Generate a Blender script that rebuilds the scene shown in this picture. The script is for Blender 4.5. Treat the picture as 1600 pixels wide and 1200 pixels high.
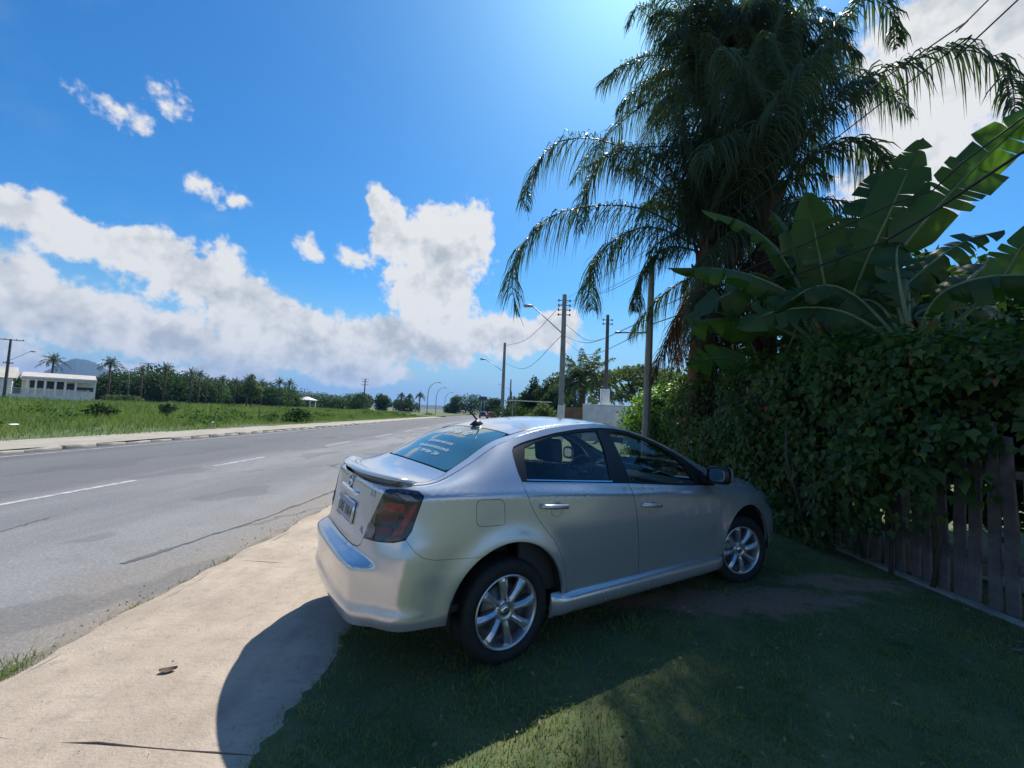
import bpy, bmesh, math, random
import numpy as np
from mathutils import Vector, Matrix, geometry
from mathutils.bvhtree import BVHTree

for o in list(bpy.data.objects):
    bpy.data.objects.remove(o)
scene = bpy.context.scene
COL = scene.collection
R = math.radians
rng = np.random.default_rng(7)
random.seed(7)

# ------------------------------------------------------------------ camera
cam_data = bpy.data.cameras.new('camera')
cam_data.sensor_width = 36.0
cam_data.lens = 668.6 * 36.0 / 1600.0
cam_data.clip_start = 0.05
cam_data.clip_end = 12000
cam = bpy.data.objects.new('camera', cam_data)
COL.objects.link(cam)
CAM_H = 1.5422
pit, rol, yaw = 0.0653, 0.0408, -0.0026
Fv = Vector((math.sin(yaw) * math.cos(pit), math.cos(yaw) * math.cos(pit), math.sin(pit)))
Rv = Vector((math.cos(yaw), -math.sin(yaw), 0))
Uv = Rv.cross(Fv)
c_, s_ = math.cos(rol), math.sin(rol)
Rc, Uc = c_ * Rv + s_ * Uv, c_ * Uv - s_ * Rv
cam.matrix_world = Matrix(((Rc.x, Uc.x, -Fv.x, 0), (Rc.y, Uc.y, -Fv.y, 0), (Rc.z, Uc.z, -Fv.z, CAM_H), (0, 0, 0, 1)))
scene.camera = cam

# ------------------------------------------------------------------ exposure, sun, sky
scene.view_settings.view_transform = 'Standard'
scene.view_settings.look = 'None'
scene.view_settings.gamma = 1
scene.view_settings.use_curve_mapping = False
scene.view_settings.exposure = 0.45
SUN_AZ, SUN_EL = R(17.9), R(52.8)          # azimuth from +Y towards +X
SKY_STRENGTH = 0.10
sun_data = bpy.data.lights.new('sun', 'SUN')
sun_data.energy = 5.0
sun_data.angle = R(0.53)
sun_data.color = (1.0, 0.945, 0.85)
sun = bpy.data.objects.new('sun', sun_data)
COL.objects.link(sun)
sun_dir = Vector((math.sin(SUN_AZ) * math.cos(SUN_EL), math.cos(SUN_AZ) * math.cos(SUN_EL), math.sin(SUN_EL)))
sun.rotation_euler = sun_dir.to_track_quat('Z', 'Y').to_euler()
sun.location = sun_dir * 60

world = bpy.data.worlds.new('World')
scene.world = world
world.use_nodes = True


class NT:
    """small helper to write shader node graphs"""
    def __init__(self, tree):
        self.t = tree
        self.n = tree.nodes
        self.l = tree.links

    def node(self, kind, **kw):
        nd = self.n.new(kind)
        for k, v in kw.items():
            setattr(nd, k, v)
        return nd

    def put(self, sock, val):
        if isinstance(val, bpy.types.NodeSocket):
            self.l.new(val, sock)
        else:
            sock.default_value = val

    def math(self, op, a, b=None, c=None, clamp=False):
        nd = self.node('ShaderNodeMath', operation=op, use_clamp=clamp)
        self.put(nd.inputs[0], a)
        if b is not None:
            self.put(nd.inputs[1], b)
        if c is not None:
            self.put(nd.inputs[2], c)
        return nd.outputs[0]

    def vmath(self, op, a, b=None, out=0):
        nd = self.node('ShaderNodeVectorMath', operation=op)
        self.put(nd.inputs[0], a)
        if b is not None:
            self.put(nd.inputs[1], b)
        return nd.outputs[out]

    def smooth(self, x, lo, hi, a=0.0, b=1.0):
        nd = self.node('ShaderNodeMapRange', interpolation_type='SMOOTHSTEP')
        self.put(nd.inputs[0], x)
        nd.inputs[1].default_value = lo
        nd.inputs[2].default_value = hi
        nd.inputs[3].default_value = a
        nd.inputs[4].default_value = b
        return nd.outputs[0]

    def noise(self, vec, scale, detail=4, rough=0.5, out=0, dist=0.0):
        nd = self.node('ShaderNodeTexNoise')
        if vec is not None:
            self.put(nd.inputs['Vector'], vec)
        nd.inputs['Scale'].default_value = scale
        nd.inputs['Detail'].default_value = detail
        nd.inputs['Roughness'].default_value = rough
        nd.inputs['Distortion'].default_value = dist
        return nd.outputs[out]

    def mix(self, fac, a, b, blend='MIX'):
        nd = self.node('ShaderNodeMix', data_type='RGBA', blend_type=blend)
        self.put(nd.inputs[0], fac)
        self.put(nd.inputs[6], a)
        self.put(nd.inputs[7], b)
        return nd.outputs[2]


def sky_nodes():
    T = NT(world.node_tree)
    T.n.clear()
    out = T.node('ShaderNodeOutputWorld')
    bg = T.node('ShaderNodeBackground')
    bg.inputs[1].default_value = SKY_STRENGTH
    T.l.new(bg.outputs[0], out.inputs[0])
    sky = T.node('ShaderNodeTexSky', sky_type='NISHITA')
    sky.sun_disc = False
    sky.sun_elevation = SUN_EL
    sky.sun_rotation = SUN_AZ
    sky.altitude = 0
    sky.air_density = 1.0
    sky.dust_density = 0.7
    sky.ozone_density = 1.5
    d = T.node('ShaderNodeTexCoord').outputs['Generated']
    sep = T.node('ShaderNodeSeparateXYZ')
    T.l.new(d, sep.inputs[0])
    x, y, z = sep.outputs
    az = T.math('MULTIPLY', T.math('ARCTAN2', x, y), 180 / math.pi)
    el = T.math('MULTIPLY', T.math('ARCSINE', z), 180 / math.pi)
    # warped position so that the cloud outlines billow
    w1 = T.noise(d, 7.0, 4, 0.6, out=1)
    w = T.vmath('SUBTRACT', w1, (0.5, 0.5, 0.5))
    P = T.vmath('MULTIPLY', w, (9.0, 6.5, 0.0))
    cb = T.node('ShaderNodeCombineXYZ')
    T.l.new(az, cb.inputs[0])
    T.l.new(el, cb.inputs[1])
    P = T.vmath('ADD', P, cb.outputs[0])
    # (azimuth, elevation, half width, half height) in degrees of every cumulus lump
    lumps = [
        (-11.0, 20.5, 6.6, 5.6), (-17.2, 22.0, 2.6, 3.6), (-19.0, 24.6, 1.7, 1.7), (-6.2, 22.8, 3.4, 3.6), (-11.0, 14.5, 6.8, 5.6), (-9.5, 9.6, 8.0, 4.0),
        (-1.0, 10.0, 6.0, 2.8), (5.0, 11.0, 4.5, 2.6), (-17.5, 8.2, 6, 3.6), (-23, 8.2, 6.5, 3.4), (-28, 9.2, 6.5, 3.6), (-33, 10.8, 6, 4.0), (-38, 13.2, 6, 3.6),
        (-42.3, 14.8, 4, 2.8), (-47, 14.6, 5, 2.0), (-52.5, 15.6, 5, 2.2),
        (-51, 8.8, 5, 4.2), (-46, 7.6, 5, 3.4), (-40, 6.6, 7, 2.8), (-31, 5.6, 10, 2.5), (-51, 3.0, 4, 2.2), (-20, 4.2, 7, 2.2), (-36, 2.6, 9, 1.4),
        (-41.3, 27.6, 1.3, .9, .26), (-42.4, 28.8, 1.3, 1.0, .26), (-45.2, 25.9, 1.5, 1.1, .25),
        (-37.5, 22.4, 1.3, 1.0, .22), (-35.0, 20.9, 1.3, .8, .24), (-26.3, 18.7, 1.3, 1.1, .26), (-20.6, 18.2, 2.2, 1.3, .32),
        (47, 32, 9, 7), (43, 25, 6, 6), (54, 39, 9, 6), (38, 19, 6, 3),
        (-85, 13, 20, 7), (-130, 14, 22, 7), (150, 13, 28, 7), (95, 14, 24, 8), (-110, 36, 9, 5), (130, 38, 10, 5),
    ]
    dens = None
    for (a, e, ra, re, *pk) in lumps:
        v = T.vmath('SUBTRACT', P, (a, e, 0))
        v = T.vmath('MULTIPLY', v, (1 / ra, 1 / re, 0))
        g = T.math('SUBTRACT', 1.0, T.vmath('LENGTH', v, out=1))
        if pk:
            g = T.math('MULTIPLY', g, pk[0])
        dens = g if dens is None else T.math('SMOOTH_MAX', dens, g, 0.2)
    fine = T.noise(d, 32.0, 6, 0.68)
    puff = T.noise(d, 8.0, 4, 0.55)
    puff2 = T.noise(T.vmath('ADD', d, (0.012, 0.02, 0.045)), 8.0, 4, 0.55)
    dd = T.math('MULTIPLY_ADD', T.math('SUBTRACT', fine, 0.5), 1.0, dens)
    dd = T.math('MULTIPLY_ADD', T.math('SUBTRACT', puff, 0.5), 0.6, dd)
    mask = T.smooth(dd, -0.08, 0.28)
    # thin veil of high cloud
    veil = T.math('MULTIPLY', T.smooth(T.noise(T.vmath('MULTIPLY', d, (1.0, 1.0, 2.2)), 3.2, 4, 0.6), 0.56, 0.9), 0.14)
    mask = T.math('MAXIMUM', mask, veil)
    # self shading: lit tops, grey bases
    up = T.math('SUBTRACT', puff, puff2)
    thick = T.smooth(dens, 0.15, 0.8)
    lit = T.math('MULTIPLY_ADD', up, 3.6, 0.78)
    lit = T.math('MULTIPLY_ADD', T.math('SUBTRACT', fine, 0.5), 1.1, lit)
    lit = T.math('MULTIPLY_ADD', thick, -0.30, lit)
    lit = T.math('MULTIPLY_ADD', T.smooth(el, 3, 16), 0.36, lit)
    lit = T.math('MINIMUM', T.math('MAXIMUM', lit, 0.0), 1.0)
    cloud = T.mix(lit, (3.5, 3.85, 4.15, 1), (6.1, 6.15, 6.1, 1))
    # pale air towards the horizon
    hue = T.node('ShaderNodeHueSaturation')
    hue.inputs['Saturation'].default_value = 1.36
    hue.inputs['Value'].default_value = 1.0
    T.l.new(sky.outputs[0], hue.inputs['Color'])
    deep = T.mix(1.0, hue.outputs[0], (.46, .90, 1.08, 1), blend='MULTIPLY')
    clear = T.mix(T.smooth(el, 0.0, 17.0, 1.0, 0.0), deep, (2.75, 4.5, 5.7, 1))
    air = T.smooth(el, -1.0, 7.0, 0.3, 0.0)
    cloud = T.mix(air, cloud, clear)
    col = T.mix(mask, clear, cloud)
    T.l.new(col, bg.inputs[0])


sky_nodes()

# ------------------------------------------------------------------ materials


def mat(name, col=(.5, .5, .5), rough=.6, metal=0.0, var=0.0, vscale=8.0, col2=None, bump=0.0, bscale=60.0, coat=0.0,
        trans=0.0, ior=1.5, spec=0.5, emit=None):
    m = bpy.data.materials.new(name)
    m.use_nodes = True
    T = NT(m.node_tree)
    T.n.clear()
    out = T.node('ShaderNodeOutputMaterial')
    b = T.node('ShaderNodeBsdfPrincipled')
    T.l.new(b.outputs[0], out.inputs[0])
    b.inputs['Roughness'].default_value = rough
    b.inputs['Metallic'].default_value = metal
    b.inputs['IOR'].default_value = ior
    b.inputs['Specular IOR Level'].default_value = spec
    if coat:
        b.inputs['Coat Weight'].default_value = coat
        b.inputs['Coat Roughness'].default_value = 0.04
    c = (*col, 1)
    if var or col2:
        co = T.node('ShaderNodeTexCoord').outputs['Object']
        n1 = T.noise(co, vscale, 6, .6)
        f = T.smooth(n1, .3, .7)
        b2 = col2 if col2 else tuple(v * (1 - var) for v in col)
        cc = T.mix(f, c, (*b2, 1))
        T.l.new(cc, b.inputs['Base Color'])
    else:
        b.inputs['Base Color'].default_value = c
    if bump:
        co = T.node('ShaderNodeTexCoord').outputs['Object']
        n2 = T.noise(co, bscale, 5, .6)
        bp = T.node('ShaderNodeBump')
        bp.inputs['Strength'].default_value = bump
        bp.inputs['Distance'].default_value = 0.01
        T.l.new(n2, bp.inputs['Height'])
        T.l.new(bp.outputs[0], b.inputs['Normal'])
    if trans:
        b.inputs['Transmission Weight'].default_value = trans
    m['b'] = 1
    return m


def leaf_mat(name, col, col2, transl=0.35, rough=0.45, vscale=1.2, tcol=None, spec=0.4):
    m = bpy.data.materials.new(name)
    m.use_nodes = True
    T = NT(m.node_tree)
    T.n.clear()
    out = T.node('ShaderNodeOutputMaterial')
    b = T.node('ShaderNodeBsdfPrincipled')
    tr = T.node('ShaderNodeBsdfTranslucent')
    mx = T.node('ShaderNodeMixShader')
    co = T.node('ShaderNodeTexCoord').outputs['Object']
    geo = T.node('ShaderNodeNewGeometry')
    f = T.smooth(T.noise(co, vscale, 5, .65), .32, .68)
    f2 = T.math('MULTIPLY_ADD', geo.outputs['Random Per Island'], .5, T.math('MULTIPLY', f, .5))
    cc = T.mix(f2, (*col, 1), (*col2, 1))
    T.l.new(cc, b.inputs['Base Color'])
    b.inputs['Roughness'].default_value = rough
    b.inputs['Specular IOR Level'].default_value = spec
    tc = T.mix(1.0, cc, (*(tcol or (1.5, 1.9, .7)), 1), blend='MULTIPLY')
    T.l.new(tc, tr.inputs['Color'])
    mx.inputs[0].default_value = transl
    T.l.new(b.outputs[0], mx.inputs[1])
    T.l.new(tr.outputs[0], mx.inputs[2])
    T.l.new(mx.outputs[0], out.inputs[0])
    return m


# ------------------------------------------------------------------ object helpers


def mesh_np(name, verts, faces, m=None, smooth=False):
    """mesh from an (n,3) array and faces: an (m,k) array or a list of index tuples"""
    me = bpy.data.meshes.new(name)
    verts = np.asarray(verts, dtype=np.float32)
    if isinstance(faces, np.ndarray):
        k = faces.shape[1]
        me.vertices.add(len(verts))
        me.vertices.foreach_set('co', verts.ravel())
        me.loops.add(faces.size)
        me.loops.foreach_set('vertex_index', faces.astype(np.int32).ravel())
        me.polygons.add(len(faces))
        me.polygons.foreach_set('loop_start', np.arange(0, faces.size, k, dtype=np.int32))
        me.update(calc_edges=True)
        me.validate()
    else:
        me.from_pydata([tuple(map(float, v)) for v in verts], [], faces)
        me.update()
    if m:
        me.materials.append(m)
    if smooth:
        me.polygons.foreach_set('use_smooth', [True] * len(me.polygons))
    return me


def link(name, me, parent=None, loc=None, rot=None, scale=None):
    o = bpy.data.objects.new(name, me)
    COL.objects.link(o)
    if parent is not None:
        o.parent = parent
    if loc is not None:
        o.location = loc
    if rot is not None:
        o.rotation_euler = rot
    if scale is not None:
        o.scale = scale if hasattr(scale, '__len__') else (scale,) * 3
    return o


def tag(o, label=None, cat=None, group=None, kind=None):
    if label:
        o['label'] = label
    if cat:
        o['category'] = cat
    if group:
        o['group'] = group
    if kind:
        o['kind'] = kind
    return o


def thing(name, label, cat, loc=(0, 0, 0), rotz=0.0, group=None):
    o = bpy.data.objects.new(name, None)
    o.empty_display_size = .2
    COL.objects.link(o)
    o.location = loc
    o.rotation_euler = (0, 0, rotz)
    return tag(o, label, cat, group)


def copy_tree(o, parent=None):
    c = o.copy()
    COL.objects.link(c)
    if parent is not None:
        c.parent = parent
    for ch in list(o.children):
        copy_tree(ch, c)
    return c


class MB:
    """collects simple solids and writes them out as one mesh object"""
    def __init__(self):
        self.v, self.f, self.s = [], [], []

    def add(self, vs, fs, smooth=False):
        k = len(self.v)
        self.v += [tuple(p) for p in vs]
        self.f += [tuple(i + k for i in f) for f in fs]
        self.s += [smooth] * len(fs)

    def box(self, x0, x1, y0, y1, z0, z1, rz=0.0, piv=(0, 0)):
        vs = [(x, y, z) for z in (z0, z1) for y in (y0, y1) for x in (x0, x1)]
        if rz:
            c, s = math.cos(rz), math.sin(rz)
            vs = [(piv[0] + c * (x - piv[0]) - s * (y - piv[1]), piv[1] + s * (x - piv[0]) + c * (y - piv[1]), z) for x, y, z in vs]
        self.add(vs, [(0, 2, 3, 1), (4, 5, 7, 6), (0, 1, 5, 4), (2, 6, 7, 3), (0, 4, 6, 2), (1, 3, 7, 5)])

    def tube(self, pts, radii, n=8, caps=True, smooth=True, squash=None):
        pts = [Vector(p) for p in pts]
        if not hasattr(radii, '__len__'):
            radii = [radii] * len(pts)
        ring = []
        prev = None
        for i, p in enumerate(pts):
            t = (pts[min(i + 1, len(pts) - 1)] - pts[max(i - 1, 0)])
            if t.length < 1e-9:
                t = Vector((0, 0, 1))
            t.normalize()
            if prev is None:
                a = Vector((1, 0, 0)) if abs(t.x) < .9 else Vector((0, 1, 0))
                u = (a - t * a.dot(t)).normalized()
            else:
                u = (prev - t * prev.dot(t)).normalized()
            prev = u
            w = t.cross(u)
            for k in range(n):
                an = 2 * math.pi * k / n
                ring.append(p + (u * math.cos(an) + w * math.sin(an)) * radii[i])
        fs = []
        m = len(pts)
        for i in range(m - 1):
            for k in range(n):
                a = i * n + k
                b = i * n + (k + 1) % n
                fs.append((a, b, b + n, a + n))
        self.add(ring, fs, smooth)
        if caps:
            k0 = len(self.v) - len(ring)
            self.f.append(tuple(k0 + i for i in reversed(range(n))))
            self.f.append(tuple(k0 + (m - 1) * n + i for i in range(n)))
            self.s += [False, False]

    def lathe(self, prof, n=32, axis='y', c=(0, 0, 0), smooth=True, closed=False):
        """prof: (along axis, radius)"""
        vs = []
        for (h, r) in prof:
            for k in range(n):
                a = 2 * math.pi * k / n
                if axis == 'y':
                    vs.append((c[0] + r * math.cos(a), c[1] + h, c[2] + r * math.sin(a)))
                elif axis == 'z':
                    vs.append((c[0] + r * math.cos(a), c[1] + r * math.sin(a), c[2] + h))
                else:
                    vs.append((c[0] + h, c[1] + r * math.cos(a), c[2] + r * math.sin(a)))
        fs = []
        m = len(prof)
        for i in range(m - 1 + (1 if closed else 0)):
            for k in range(n):
                a = i * n + k
                b = i * n + (k + 1) % n
                c2 = ((i + 1) % m) * n
                fs.append((a, c2 + k, c2 + (k + 1) % n, b))
        self.add(vs, fs, smooth)

    def build(self, name, m, parent=None, bevel=0.0, seg=2):
        me = bpy.data.meshes.new(name)
        me.from_pydata(self.v, [], self.f)
        me.polygons.foreach_set('use_smooth', self.s)
        bm = bmesh.new()
        bm.from_mesh(me)
        bmesh.ops.recalc_face_normals(bm, faces=bm.faces)
        if bevel:
            bmesh.ops.bevel(bm, geom=list(bm.edges), offset=bevel, segments=seg, affect='EDGES', profile=.6)
            for f in bm.faces:
                f.smooth = True
        bm.to_mesh(me)
        bm.free()
        me.update()
        if m:
            me.materials.append(m)
        return link(name, me, parent)


def sm(x, a, b):
    t = np.clip((np.asarray(x, float) - a) / (b - a), 0, 1)
    return t * t * (3 - 2 * t)


def crom(P, sub):
    """Catmull-Rom refinement of the rows of P"""
    P = np.asarray(P, float)
    n = len(P)
    ext = np.vstack([2 * P[0] - P[1], P, 2 * P[-1] - P[-2]])
    out = []
    for i in range(n - 1):
        p0, p1, p2, p3 = ext[i:i + 4]
        for k in range(sub):
            t = k / sub
            out.append(.5 * ((2 * p1) + (-p0 + p2) * t + (2 * p0 - 5 * p1 + 4 * p2 - p3) * t * t + (-p0 + 3 * p1 - 3 * p2 + p3) * t ** 3))
    out.append(P[-1])
    return np.array(out)

# ------------------------------------------------------------------ the silver car
CAR_X, CAR_Y, CAR_A = -0.450, 3.4308, 0.5812

paint = bpy.data.materials.new('silver_paint')
paint.use_nodes = True


def paint_nodes():
    T = NT(paint.node_tree)
    b = T.n['Principled BSDF']
    co = T.node('ShaderNodeTexCoord').outputs['Object']
    flake = T.noise(co, 900, 2, .5)
    dirt = T.smooth(T.noise(co, 3.5, 6, .65), .42, .75)
    sp = T.node('ShaderNodeSeparateXYZ')
    T.l.new(co, sp.inputs[0])
    low = T.smooth(sp.outputs[2], .2, .75, 1.0, 0.15)
    d = T.math('MULTIPLY', dirt, low)
    c = T.mix(T.math('MULTIPLY', flake, .05), (.57, .585, .60, 1), (.53, .545, .56, 1))
    c = T.mix(T.math('MULTIPLY', d, .22), c, (.40, .37, .33, 1))
    T.l.new(c, b.inputs['Base Color'])
    b.inputs['Metallic'].default_value = .62
    r = T.math('MULTIPLY_ADD', d, .10, .23)
    T.l.new(r, b.inputs['Roughness'])
    b.inputs['Coat Weight'].default_value = .7
    b.inputs['Coat Roughness'].default_value = .07


paint_nodes()
m_black = mat('black_trim', (.012, .012, .013), .35)
m_rub = mat('tyre_rubber', (.018, .018, .019), .75, var=.4, vscale=20, bump=.15, bscale=90)
m_rim = mat('alloy', (.62, .63, .65), .28, metal=.8, var=.12, vscale=14, coat=.3)
m_dark = mat('dark_well', (.008, .008, .009), .9)
m_chrome = mat('chrome', (.75, .76, .78), .12, metal=1.0)
m_seat = mat('seat_fabric', (.035, .035, .04), .85, var=.3, vscale=30)
m_dash = mat('dashboard_plastic', (.03, .032, .036), .55)
m_lens = mat('smoked_lens', (.016, .012, .02), .10, coat=.8, var=.3)
m_red = mat('red_reflector', (.30, .035, .035), .18, coat=.6, var=.5, vscale=26)
m_dred = mat('dark_red_reflector', (.10, .02, .025), .2, coat=.6, var=.4, vscale=22)
m_greylens = mat('grey_lens', (.20, .20, .22), .2, coat=.7, var=.5, vscale=18)
m_plate = mat('plate_grey', (.42, .43, .44), .5, var=.15)
m_white_print = mat('white_vinyl', (.42, .52, .55), .5)
m_disc = mat('brake_disc', (.22, .21, .2), .4, metal=.7)


def glass_mat(name, tint, rough=.0, refl=.09, opac=None):
    m = bpy.data.materials.new(name)
    m.use_nodes = True
    T = NT(m.node_tree)
    T.n.clear()
    out = T.node('ShaderNodeOutputMaterial')
    tr = T.node('ShaderNodeBsdfTransparent')
    tr.inputs[0].default_value = (*tint, 1)
    gl = T.node('ShaderNodeBsdfGlossy')
    gl.inputs['Roughness'].default_value = rough
    gl.inputs['Color'].default_value = (1, 1, 1, 1)
    lw = T.node('ShaderNodeLayerWeight')
    lw.inputs[0].default_value = .5
    fz = T.math('POWER', lw.outputs['Facing'], 4.0)
    dirt = T.noise(T.node('ShaderNodeTexCoord').outputs['Object'], 6, 5, .6)
    f = T.math('MULTIPLY_ADD', fz, .80, T.math('MULTIPLY_ADD', dirt, refl * .3, .035), clamp=True)
    mx = T.node('ShaderNodeMixShader')
    T.l.new(f, mx.inputs[0])
    T.l.new(tr.outputs[0], mx.inputs[1])
    T.l.new(gl.outputs[0], mx.inputs[2])
    T.l.new(mx.outputs[0], out.inputs[0])
    return m


m_glass = glass_mat('window_glass', (.74, .82, .80))
m_wind = glass_mat('windscreen_glass', (.72, .78, .76))
# rear screen: opaque tint with the sky's green-blue reflection put into the colour
m_rear = mat('tinted_rear_glass', (.028, .10, .125), .06, spec=.6, coat=.7, var=.25, vscale=3)

# --- base surface, outward half width w = |y|
K0 = [(-.765, 0, 1.05), (-.760, .32, 1.05), (-.730, .55, 1.05), (-.660, .69, 1.047), (-.545, .785, 1.042), (-.30, .855, 1.042), (0, .875, 1.03),
      (.5, .885, 1.005), (1.1, .888, .968), (1.7, .885, .93), (2.3, .88, .89), (2.8, .865, .855), (3.15, .81, .81), (3.4, .68, .77), (3.52, .45, .75),
      (3.56, .2, .745), (3.57, 0, .745)]
K1 = [(-.760, 0, 1.062), (-.755, .315, 1.062), (-.720, .54, 1.064), (-.640, .665, 1.066), (-.525, .755, 1.070), (-.28, .820, 1.080), (0, .835, 1.093),
      (.5, .835, 1.066), (1.1, .832, 1.024), (1.7, .826, .988), (2.3, .82, .942), (2.8, .80, .90), (3.12, .74, .85), (3.35, .62, .80), (3.47, .42, .78),
      (3.52, .2, .775), (3.53, 0, .775)]
K2 = [(-.745, 0, 1.07), (-.74, .29, 1.07), (-.69, .52, 1.074), (-.60, .62, 1.08), (-.42, .655, 1.100), (-.20, .65, 1.203), (.05, .628, 1.332),
      (.5, .610, 1.442), (1.1, .602, 1.466), (1.7, .63, 1.325), (2.3, .70, 1.085), (2.75, .72, .975), (3.05, .68, .925), (3.28, .56, .87), (3.40, .38, .845),
      (3.45, .18, .84), (3.46, 0, .84)]
SUB = 8
k0, k1, k2 = crom(K0, SUB), crom(K1, SUB), crom(K2, SUB)
for k in (k0, k1, k2):
    k[:, 1] = np.maximum(k[:, 1], 0)
NS = len(k0)
sval = np.arange(NS) / SUB

prof_rear = np.array([(.19, .03), (.23, .06), (.27, .11), (.33, .134), (.38, .143), (.40, .137), (.435, .128), (.50, .132), (.57, .140), (.620, .143), (.638, .136),
                      (.652, .075), (.668, .052), (.75, .045), (.85, .030), (.95, .014), (1.07, 0)])
prof_corner = np.array([(.19, .02), (.29, .055), (.34, .078), (.385, .085), (.405, .078), (.44, .068), (.5, .069), (.6, .071), (.70, .065), (.76, .052), (.81, .036),
                        (.90, .018), (1.07, 0)])
prof_side = np.array([(.18, -.06), (.26, -.03), (.34, .0), (.45, .008), (.60, .016), (.78, .016), (.90, .009), (1.0, .003), (1.07, 0)])
prof_front = np.array([(.19, -.02), (.26, .05), (.34, .07), (.48, .08), (.60, .07), (.70, .03), (.8, .0), (1.07, 0)])


def smooth_prof(p, w):
    zz = np.linspace(.10, 1.2, 1101)
    v = np.interp(zz, p[:, 0], p[:, 1])
    k = np.exp(-.5 * (np.arange(-60, 61) * .001 / w) ** 2)
    return np.stack([zz, np.convolve(np.pad(v, 60, mode='edge'), k / k.sum(), mode='valid')], 1)


prof_rear, prof_corner, prof_side, prof_front = (smooth_prof(p, w) for p, w in
                                                 ((prof_rear, .006), (prof_corner, .012), (prof_side, .03), (prof_front, .03)))


def pr(p, z):
    return np.interp(z, p[:, 0], p[:, 1])


rows = np.concatenate([np.linspace(0, .30, 16), np.linspace(.314, .56, 22), np.linspace(.57, .70, 10), np.linspace(.72, 1, 10)])
tang = np.gradient(k0[:, :2], axis=0)
nrm = np.stack([tang[:, 1] * -1, tang[:, 0]], 1)         # outward for a path running rear -> front with w > 0
nrm /= np.linalg.norm(nrm, axis=1)[:, None]
grid = []
ARC = .405
for i in range(NS):
    s = sval[i]
    zb = np.interp(s, [0, 2.5, 4, 5, 11, 12.5, 14, 16], [.26, .27, .30, .30, .30, .24, .2, .2])
    col = []
    wr = 1 - sm(s, 1.7, 2.6)
    wside = sm(s, 3.2, 4.9) * (1 - sm(s, 11.2, 12.6))
    wf = sm(s, 11.2, 12.6)
    wc = max(0.0, 1 - wr - wside - wf)
    for r in rows:
        z = zb + (k0[i, 2] - zb) * r
        off = wr * pr(prof_rear, z) + wc * pr(prof_corner, z) + wside * pr(prof_side, z) + wf * pr(prof_front, z)
        x = k0[i, 0]
        for cx in (0, 2.685):
            rr = math.hypot(x - cx, z - .345)
            off += .020 * math.exp(-((rr - ARC + .01) / .075) ** 2) * float(sm(z, .2, .42)) * float(sm(s, 3.5, 5)) * (1 - float(sm(s, 12, 13)))
        col.append((x + nrm[i, 0] * off, k0[i, 1] + nrm[i, 1] * off, z))
    for t in (.34, .67, 1):
        col.append(tuple(k0[i] * (1 - t) + k1[i] * t))
    wg = sm(s, 5, 6.2) * (1 - sm(s, 9.6, 10.6))
    for t in np.linspace(0, 1, 15)[1:]:
        p = k1[i] * (1 - t) + k2[i] * t
        b = 4 * t * (1 - t)
        n3 = np.array([nrm[i, 0] * .8, nrm[i, 1] * .8, .6])
        col.append(tuple(p + n3 * b * (.016 * wg + .012 * (1 - wg) * (1 if 3 < s < 13 else .3))))
    grid.append(col)
G = np.array(grid)
G[0, :, 1] = 0
G[-1, :, 1] = 0
NR = G.shape[1]


def grid_faces(a, b):
    i, j = np.meshgrid(np.arange(a - 1), np.arange(b - 1), indexing='ij')
    q = (i * b + j).ravel()
    return np.stack([q, q + b, q + b + 1, q + 1], 1)


vr = G.reshape(-1, 3) * np.array([1, -1, 1])
vl = G.reshape(-1, 3).copy()
fg = grid_faces(NS, NR)
allv = np.vstack([vr, vl])
allf = np.vstack([fg, fg[:, ::-1] + len(vr)])
BV = BVHTree.FromPolygons([tuple(v) for v in allv], [tuple(int(k) for k in f) for f in allf])

# --- top surface
st = np.arange(17)
xsh = np.array([-.055, -.055, -.055, -.07, -.05, -.035, -.02, 0, 0, .05, .10, .11, .12, .10, .05, 0, 0])
crn = np.array([0, 0, .0, .004, .004, .030, .042, .040, .040, .055, .04, .05, .05, .03, .01, 0, 0])
ic0, ic1 = 2 * SUB, 14 * SUB
qs = np.linspace(-1, 1, 41)
top = []
for i in range(ic0, ic1 + 1):
    sx, sc = np.interp(sval[i], st, xsh), np.interp(sval[i], st, crn)
    g = 1 - qs ** 2
    top.append(np.stack([k2[i, 0] + sx * g, qs * k2[i, 1], k2[i, 2] + sc * (1 - np.abs(qs) ** 2.4)], 1))
TOP = np.array(top)
ft = grid_faces(len(TOP), len(qs))
BT = BVHTree.FromPolygons([tuple(v) for v in TOP.reshape(-1, 3)], [tuple(int(k) for k in f) for f in ft])

def grid_normals(A):
    du = np.gradient(A, axis=0)
    dv = np.gradient(A, axis=1)
    n = np.cross(du, dv)
    ln = np.linalg.norm(n, axis=2, keepdims=True)
    return n / np.maximum(ln, 1e-9)


gn = grid_normals(G)
if gn[4 * SUB, 20, 1] < 0:
    gn = -gn
gn[0] = gn[1]
gn[0, :, 1] = 0
gn[-1] = gn[-2]
gn[-1, :, 1] = 0
sel = np.sign(gn[3 * SUB:12 * SUB, :, 1]).mean()
NB = np.vstack([gn.reshape(-1, 3) * np.array([1, -1, 1]), gn.reshape(-1, 3)])
NTOP = grid_normals(TOP)
if NTOP[20, 20, 2] < 0:
    NTOP = -NTOP
NTOP = NTOP.reshape(-1, 3)
TOPV = TOP.reshape(-1, 3)


def interp_normal(hit, idx, V, F, N):
    f = F[idx]
    w = []
    d = np.linalg.norm(V[f] - np.array(hit), axis=1)
    from mathutils.interpolate import poly_3d_calc
    w = np.array(poly_3d_calc([Vector(p) for p in V[f]], hit))
    n = (N[f] * w[:, None]).sum(0)
    return Vector(n).normalized()


AX0, AX1, AK = -.25, 2.95, .9
HALF = AK * math.pi / 2


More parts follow.
